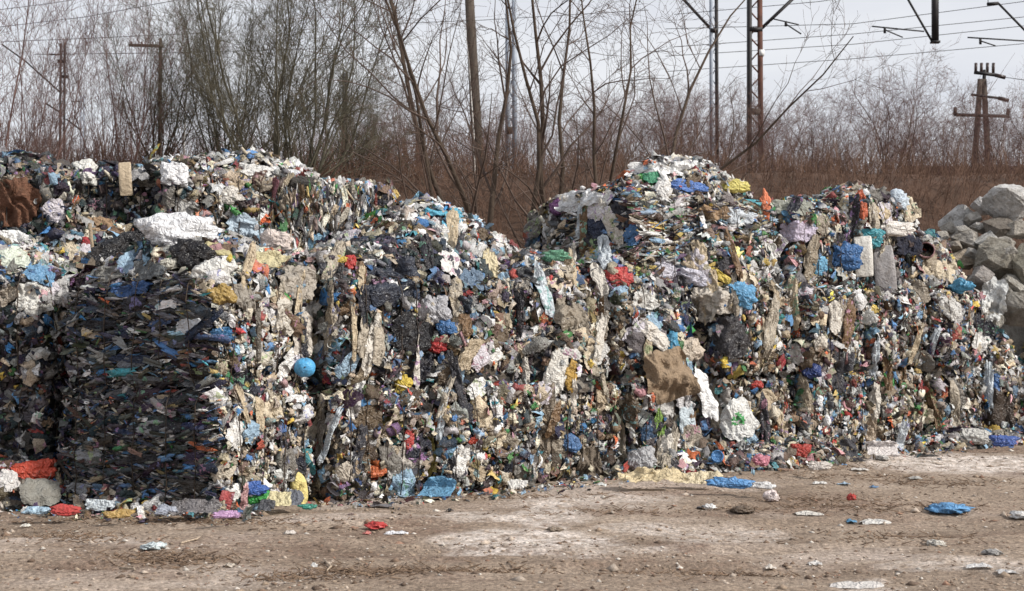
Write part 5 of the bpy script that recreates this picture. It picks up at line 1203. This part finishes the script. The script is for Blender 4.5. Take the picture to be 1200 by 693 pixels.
# ------------------------------------------------------------------ railway masts, poles and wires
def piece(name, VF, mat, parent):
    V, F = VF; r_ = parent.parent or parent; return obj(name, mesh(name, np.asarray(V) - np.array(r_.location), F, mat), parent)
def cyl(p, q, r, s=8): return polytube(np.array([p, (np.asarray(p) + q) / 2, q]), r, s)
MG = 'railway masts on the embankment'
def lattice(px, Y, ytop, gap_px, mats, label, lean=0, ybase=None, wpx=3.2, arms=(), group=MG):
    sc = Y / FPX; x = at(px, 200, Y)[0]; zt = at(px, ytop, Y)[2]; zb = emb_z(Y) - .4; o = empty('lattice_mast', (x, Y, zb)); g_ = gap_px * sc / 2; wd = wpx * sc
    for s, m in zip((-1, 1), mats[:2]): piece('post', bar((x + s * g_, Y, zb), (x + s * g_ * .85 + lean, Y, zt), wd, wd * 1.5), m, o)
    z = zb + .3; k = 0; st = max(.35, g_ * 2.2)
    while z < zt - st:
        s = 1 if k % 2 else -1; piece('lacing_bar', bar((x - s * g_, Y - wd * .5, z), (x + s * g_, Y - wd * .5, z + st), wd * .32, wd * .2), mats[2], o); z += st; k += 1
    tag(o, label, 'mast', group); return o
m = lattice(885, 42, -60, 14, (M_STEELD, M_RUST, M_RUST), 'rusty double post railway mast right of the peak', wpx=5)
x = lambda px, py, Y=42: at(px, py, Y)
piece('white_band', bar(x(892, 66), x(892.2, 59), .15, .22), M_WHITEP, m); piece('number_plate', bar(x(880, 131, 41.85), x(891, 131, 41.85), .2, .03), M_WOOD, m)
piece('tie_plate', bar(x(878, 35), x(893, 35), .12, .2), M_STEELD, m); piece('strut', cyl(x(893, 33), x(932, -4), .05), M_STEELD, m)
for p, q, r in (((905, 22), (936, 29), .02), ((921, 25), (921, 31), .04), ((922, 29), (939, 40), .022)): piece('steady_arm', cyl(x(*p), x(*q), r), M_STEELD, m)
piece('bracket', cyl(x(931, -4), x(906, 23), .012), M_STEELD, m)
# portal beam above the frame with its drop post
pb = empty('portal_beam', at(1096, -40, 42)); Z1 = at(1000, -34, 42)[2]; xa, xb = at(885, 0, 42)[0], at(1330, 0, 42)[0]
for dz in (0, .55): piece('chord', bar((xa, 42, Z1 + dz), (xb, 42, Z1 + dz), .12, .12), M_STEELD, pb)
kx = np.arange(xa, xb - .6, .6)
for i, q in enumerate(kx): piece('lacing_bar', bar((q, 42, Z1 + (.55 if i % 2 else 0)), (q + .6, 42, Z1 + (0 if i % 2 else .55)), .05, .05), M_STEELD, pb)
dp = piece('drop_post', bar((at(1096, 0, 42)[0], 42, Z1), x(1096, 48), .17, .17), M_STEELD, pb); piece('foot_plate', bar(x(1091, 49.5), x(1101, 49.5), .06, .2), M_STEELD, dp)
piece('brace', cyl(x(1061, -6), x(1092, 48), .035), M_STEELD, pb); piece('hanger', cyl(x(1061, -6), (x(1061, 0)[0], 42, Z1), .03), M_STEELD, pb)
for p, q, r in (((1022, 31), (1083, 37), .022), ((1037, 32), (1037, 39), .04), ((1037, 35), (1058, 44), .02)): piece('steady_arm', cyl(x(*p), x(*q), r), M_STEELD, pb)
piece('drop_post', bar((at(1218, 0, 42)[0], 42, Z1), x(1218, 52), .17, .17), M_STEELD, pb); piece('brace', cyl(x(1170, 4), x(1215, 50), .035), M_STEELD, pb); piece('strut', cyl(x(1157, 5), x(1170, 4), .05), M_STEELD, pb)
piece('hanger', cyl(x(1158, 5), (x(1158, 0)[0], 42, Z1), .012), M_STEELD, pb)
for p, q, r in (((1134, 44), (1215, 49), .022), ((1149, 45), (1149, 52), .04), ((1149, 48), (1167, 54), .02)): piece('steady_arm', cyl(x(*p), x(*q), r), M_STEELD, pb)
tag(pb, 'dark portal beam with a drop post hanging into view at upper right', 'gantry', MG)
o = lattice(1330, 42, -60, 14, (M_STEELD, M_RUST, M_RUST), 'railway mast carrying the portal beam past the right edge', wpx=5)
m = lattice(837, 46, -60, 7, (M_STEELP, M_STEELD, M_STEELP), 'pale grey and dark railway mast left of the rusty one', wpx=3.6)
piece('strut', cyl(at(798, -4, 46), at(834, 35, 46), .05), M_STEELD, m); piece('tie_plate', bar(at(832, 36, 46), at(841, 36, 46), .12, .2), M_STEELD, m)
m = lattice(599, 40, -60, 8.5, (M_STEELP, M_STEELP, M_STEELP), 'blue grey railway mast behind the middle tree', wpx=6)
piece('number_plate', bar(at(594, 153, 39.8), at(600, 153, 39.8), .2, .03), M_WOOD, m)
m = lattice(72.5, 50, 51, 5.4, (M_STEELD, M_STEELD, M_STEELD), 'dark double post mast at left', wpx=1.9)
for p, q, r in (((58, 64), (72, 64), .03), ((68, 72), (77, 72), .07), ((72, 90), (80, 90), .06), ((53, 121), (69, 131), .03), ((78, 140), (95, 153), .03)): piece('arm', cyl(at(*p, 50), at(*q, 50), r), M_STEELD, m)
m = lattice(96, 75, 112, 4, (M_STEELP, M_STEELP, M_STEELP), 'far pale mast right of the dark double post mast', wpx=1.4); piece('arm', cyl(at(83, 119, 75), at(96, 119, 75), .03), M_STEELD, m)
m = lattice(404, 44, 85, 4, (M_STEELD, M_STEELD, M_STEELD), 'thin dark double post mast right of the willows', wpx=2.8)
# wooden poles
def pole(px0, py0, px1, Y, r, label, name='wooden_pole'):
    p = at(px0, py0, Y); b = np.array([at(px1, 200, Y)[0], Y, emb_z(Y) - .4]); o = empty(name, b); piece('shaft', polytube(np.array([b, (b + p) / 2, p]), [r * 1.15, r, r * .85], 10), M_WOOD, o); tag(o, label, 'pole', 'wooden poles on the embankment'); return o
m = pole(188, 45, 187, 44, .06, 'wooden pole with a one sided crossarm among the willows'); wc = piece('crossarm', bar(at(151, 53, 43.9), at(191, 54, 43.9), .08, .1), M_WOOD, m)
for q in (154, 166): piece('insulator', cyl(at(q, 53, 43.9), at(q, 49, 43.9), .035), M_INSUL, wc)
pole(548, -40, 563, 37, .14, 'thick leaning wooden pole behind the middle tree')
m = pole(490, 154, 491, 52, .12, 'low wooden pole with a crossarm far behind the dip'); piece('crossarm', bar(at(479, 155, 51.9), at(501, 156, 51.9), .1, .1), M_WOOD, m)
# A-frame pole at right
Y = 50; c0 = at(1150, 200, Y); o = empty('a_frame_pole', (c0[0], Y, emb_z(Y) - .4)); a50 = lambda px, py, d=0: at(px, py, Y + d)
for t_, bx in ((1149, 1136), (1153, 1162)):
    q = a50(bx, 225); q[2] = emb_z(Y) - .4; piece('leg', polytube(np.array([q, (q + a50(t_, 93)) / 2, a50(t_, 93)]), [.115, .105, .095], 9), M_WOOD, o)
piece('post', bar(a50(1153, 100), a50(1154, 82), .1, .1), M_STEELD, o); tb = piece('top_bracket', bar(a50(1142, 85), a50(1166, 88), .1, .12), M_STEELD, o)
for q in (1143.5, 1150, 1157, 1164): piece('insulator', cyl(a50(q, 86), a50(q + .3, 74), .055), M_INSUL, tb)
ca = piece('crossarm', bar(a50(1118, 134.5, -.2), a50(1182, 136.5, -.2), .1, .12), M_STEELD, o); cb = piece('crossarm', bar(a50(1138, 111, -.2), a50(1170, 115, -.2), .07, .09), M_STEELD, o)
for p, q, par in (((1119, 134), (1120, 126), ca), ((1181, 135), (1182, 128), ca), ((1166, 88), (1178, 91), tb), ((1170, 115), (1182, 118), cb)): piece('insulator', cyl(a50(*p, -.2), a50(*q, -.2), .07), M_INSUL, par)
tag(o, 'wooden A frame pole with crossarms and insulators at the right', 'pole', 'wooden poles on the embankment')
# overhead wires
def wire(pts, Ya, Yb, label, r=.011):
    pts = [np.array(at(px, py, Ya + (Yb - Ya) * k / (len(pts) - 1))) for k, (px, py) in enumerate(pts)]; dense = []
    for i in range(len(pts) - 1):
        for f in np.linspace(0, 1, 8, endpoint=False): dense.append(pts[i] * (1 - f) + pts[i + 1] * f)
    dense.append(pts[-1]); V, F = polytube(np.array(dense), r, 4); o0 = V.mean(0); o = obj('overhead_wire', mesh('overhead_wire', V - o0, F, M_STEELD), loc=o0); tag(o, label, 'wire', 'overhead railway wires')
WI = [([(790, 17), (960, 2), (1010, -6)], 'uppermost overhead wire crossing the rusty mast'), ([(780, 34), (1000, 28), (1260, -6)], 'thin wire rising to the drop post at the upper right'),
      ([(790, 55), (1000, 40), (1260, 14)], 'wire passing just under the drop post level'), ([(780, 66), (1000, 52), (1260, 24)], 'wire passing through the steady arms'), ([(780, 84), (1000, 69), (1260, 46)], 'lowest overhead wire on the right'),
      ([(-20, 34), (100, 20), (230, -4)], 'upper wire in the left sky'), ([(-20, 50), (80, 46), (260, 38)], 'second wire in the left sky'), ([(-20, 14), (60, 4), (110, -4)], 'topmost wire in the left corner'), ([(40, 64), (200, 62), (420, 56)], 'wire running through the willow tops'),
      ([(400, 30), (560, 24), (760, 12)], 'wire behind the middle tree')]
for i, (p, lb) in enumerate(WI): wire(p, 46 + i * .3, 44 + i * .3, lb, .010)
wire([(2, 52), (30, 72), (70, 108)], 49, 50, 'stay wire slanting down to the dark double post mast', .028)
wire([(1166, 89), (1215, 96)], 49.8, 47, 'service wire leaving the A frame pole to the right')
# low red brown shed far behind on the right
Y = 58; o = empty('shed', (at(1180, 200, Y)[0], Y, emb_z(Y))); xs = at(1085, 200, Y)[0], at(1290, 200, Y)[0]; z0 = emb_z(Y) - .2; z1 = at(1180, 197, Y)[2]; z2 = at(1180, 188, Y)[2]
piece('wall', box((xs[0] + xs[1]) / 2, Y + 2, (z0 + z1) / 2, xs[1] - xs[0], 4, z1 - z0), M_ROOFT, o)
V = np.array([(xs[0] - .3, Y - .4, z1), (xs[1] + .3, Y - .4, z1), (xs[1] + .3, Y + 2, z2), (xs[0] - .3, Y + 2, z2), (xs[1] + .3, Y + 4.4, z1), (xs[0] - .3, Y + 4.4, z1)]); piece('roof', (V, [np.array([(0, 1, 2, 3), (3, 2, 4, 5)]), np.array([(0, 3, 5), (1, 4, 2)])]), M_RUST, o)
tag(o, 'low red brown shed far behind the boulders', 'shed')
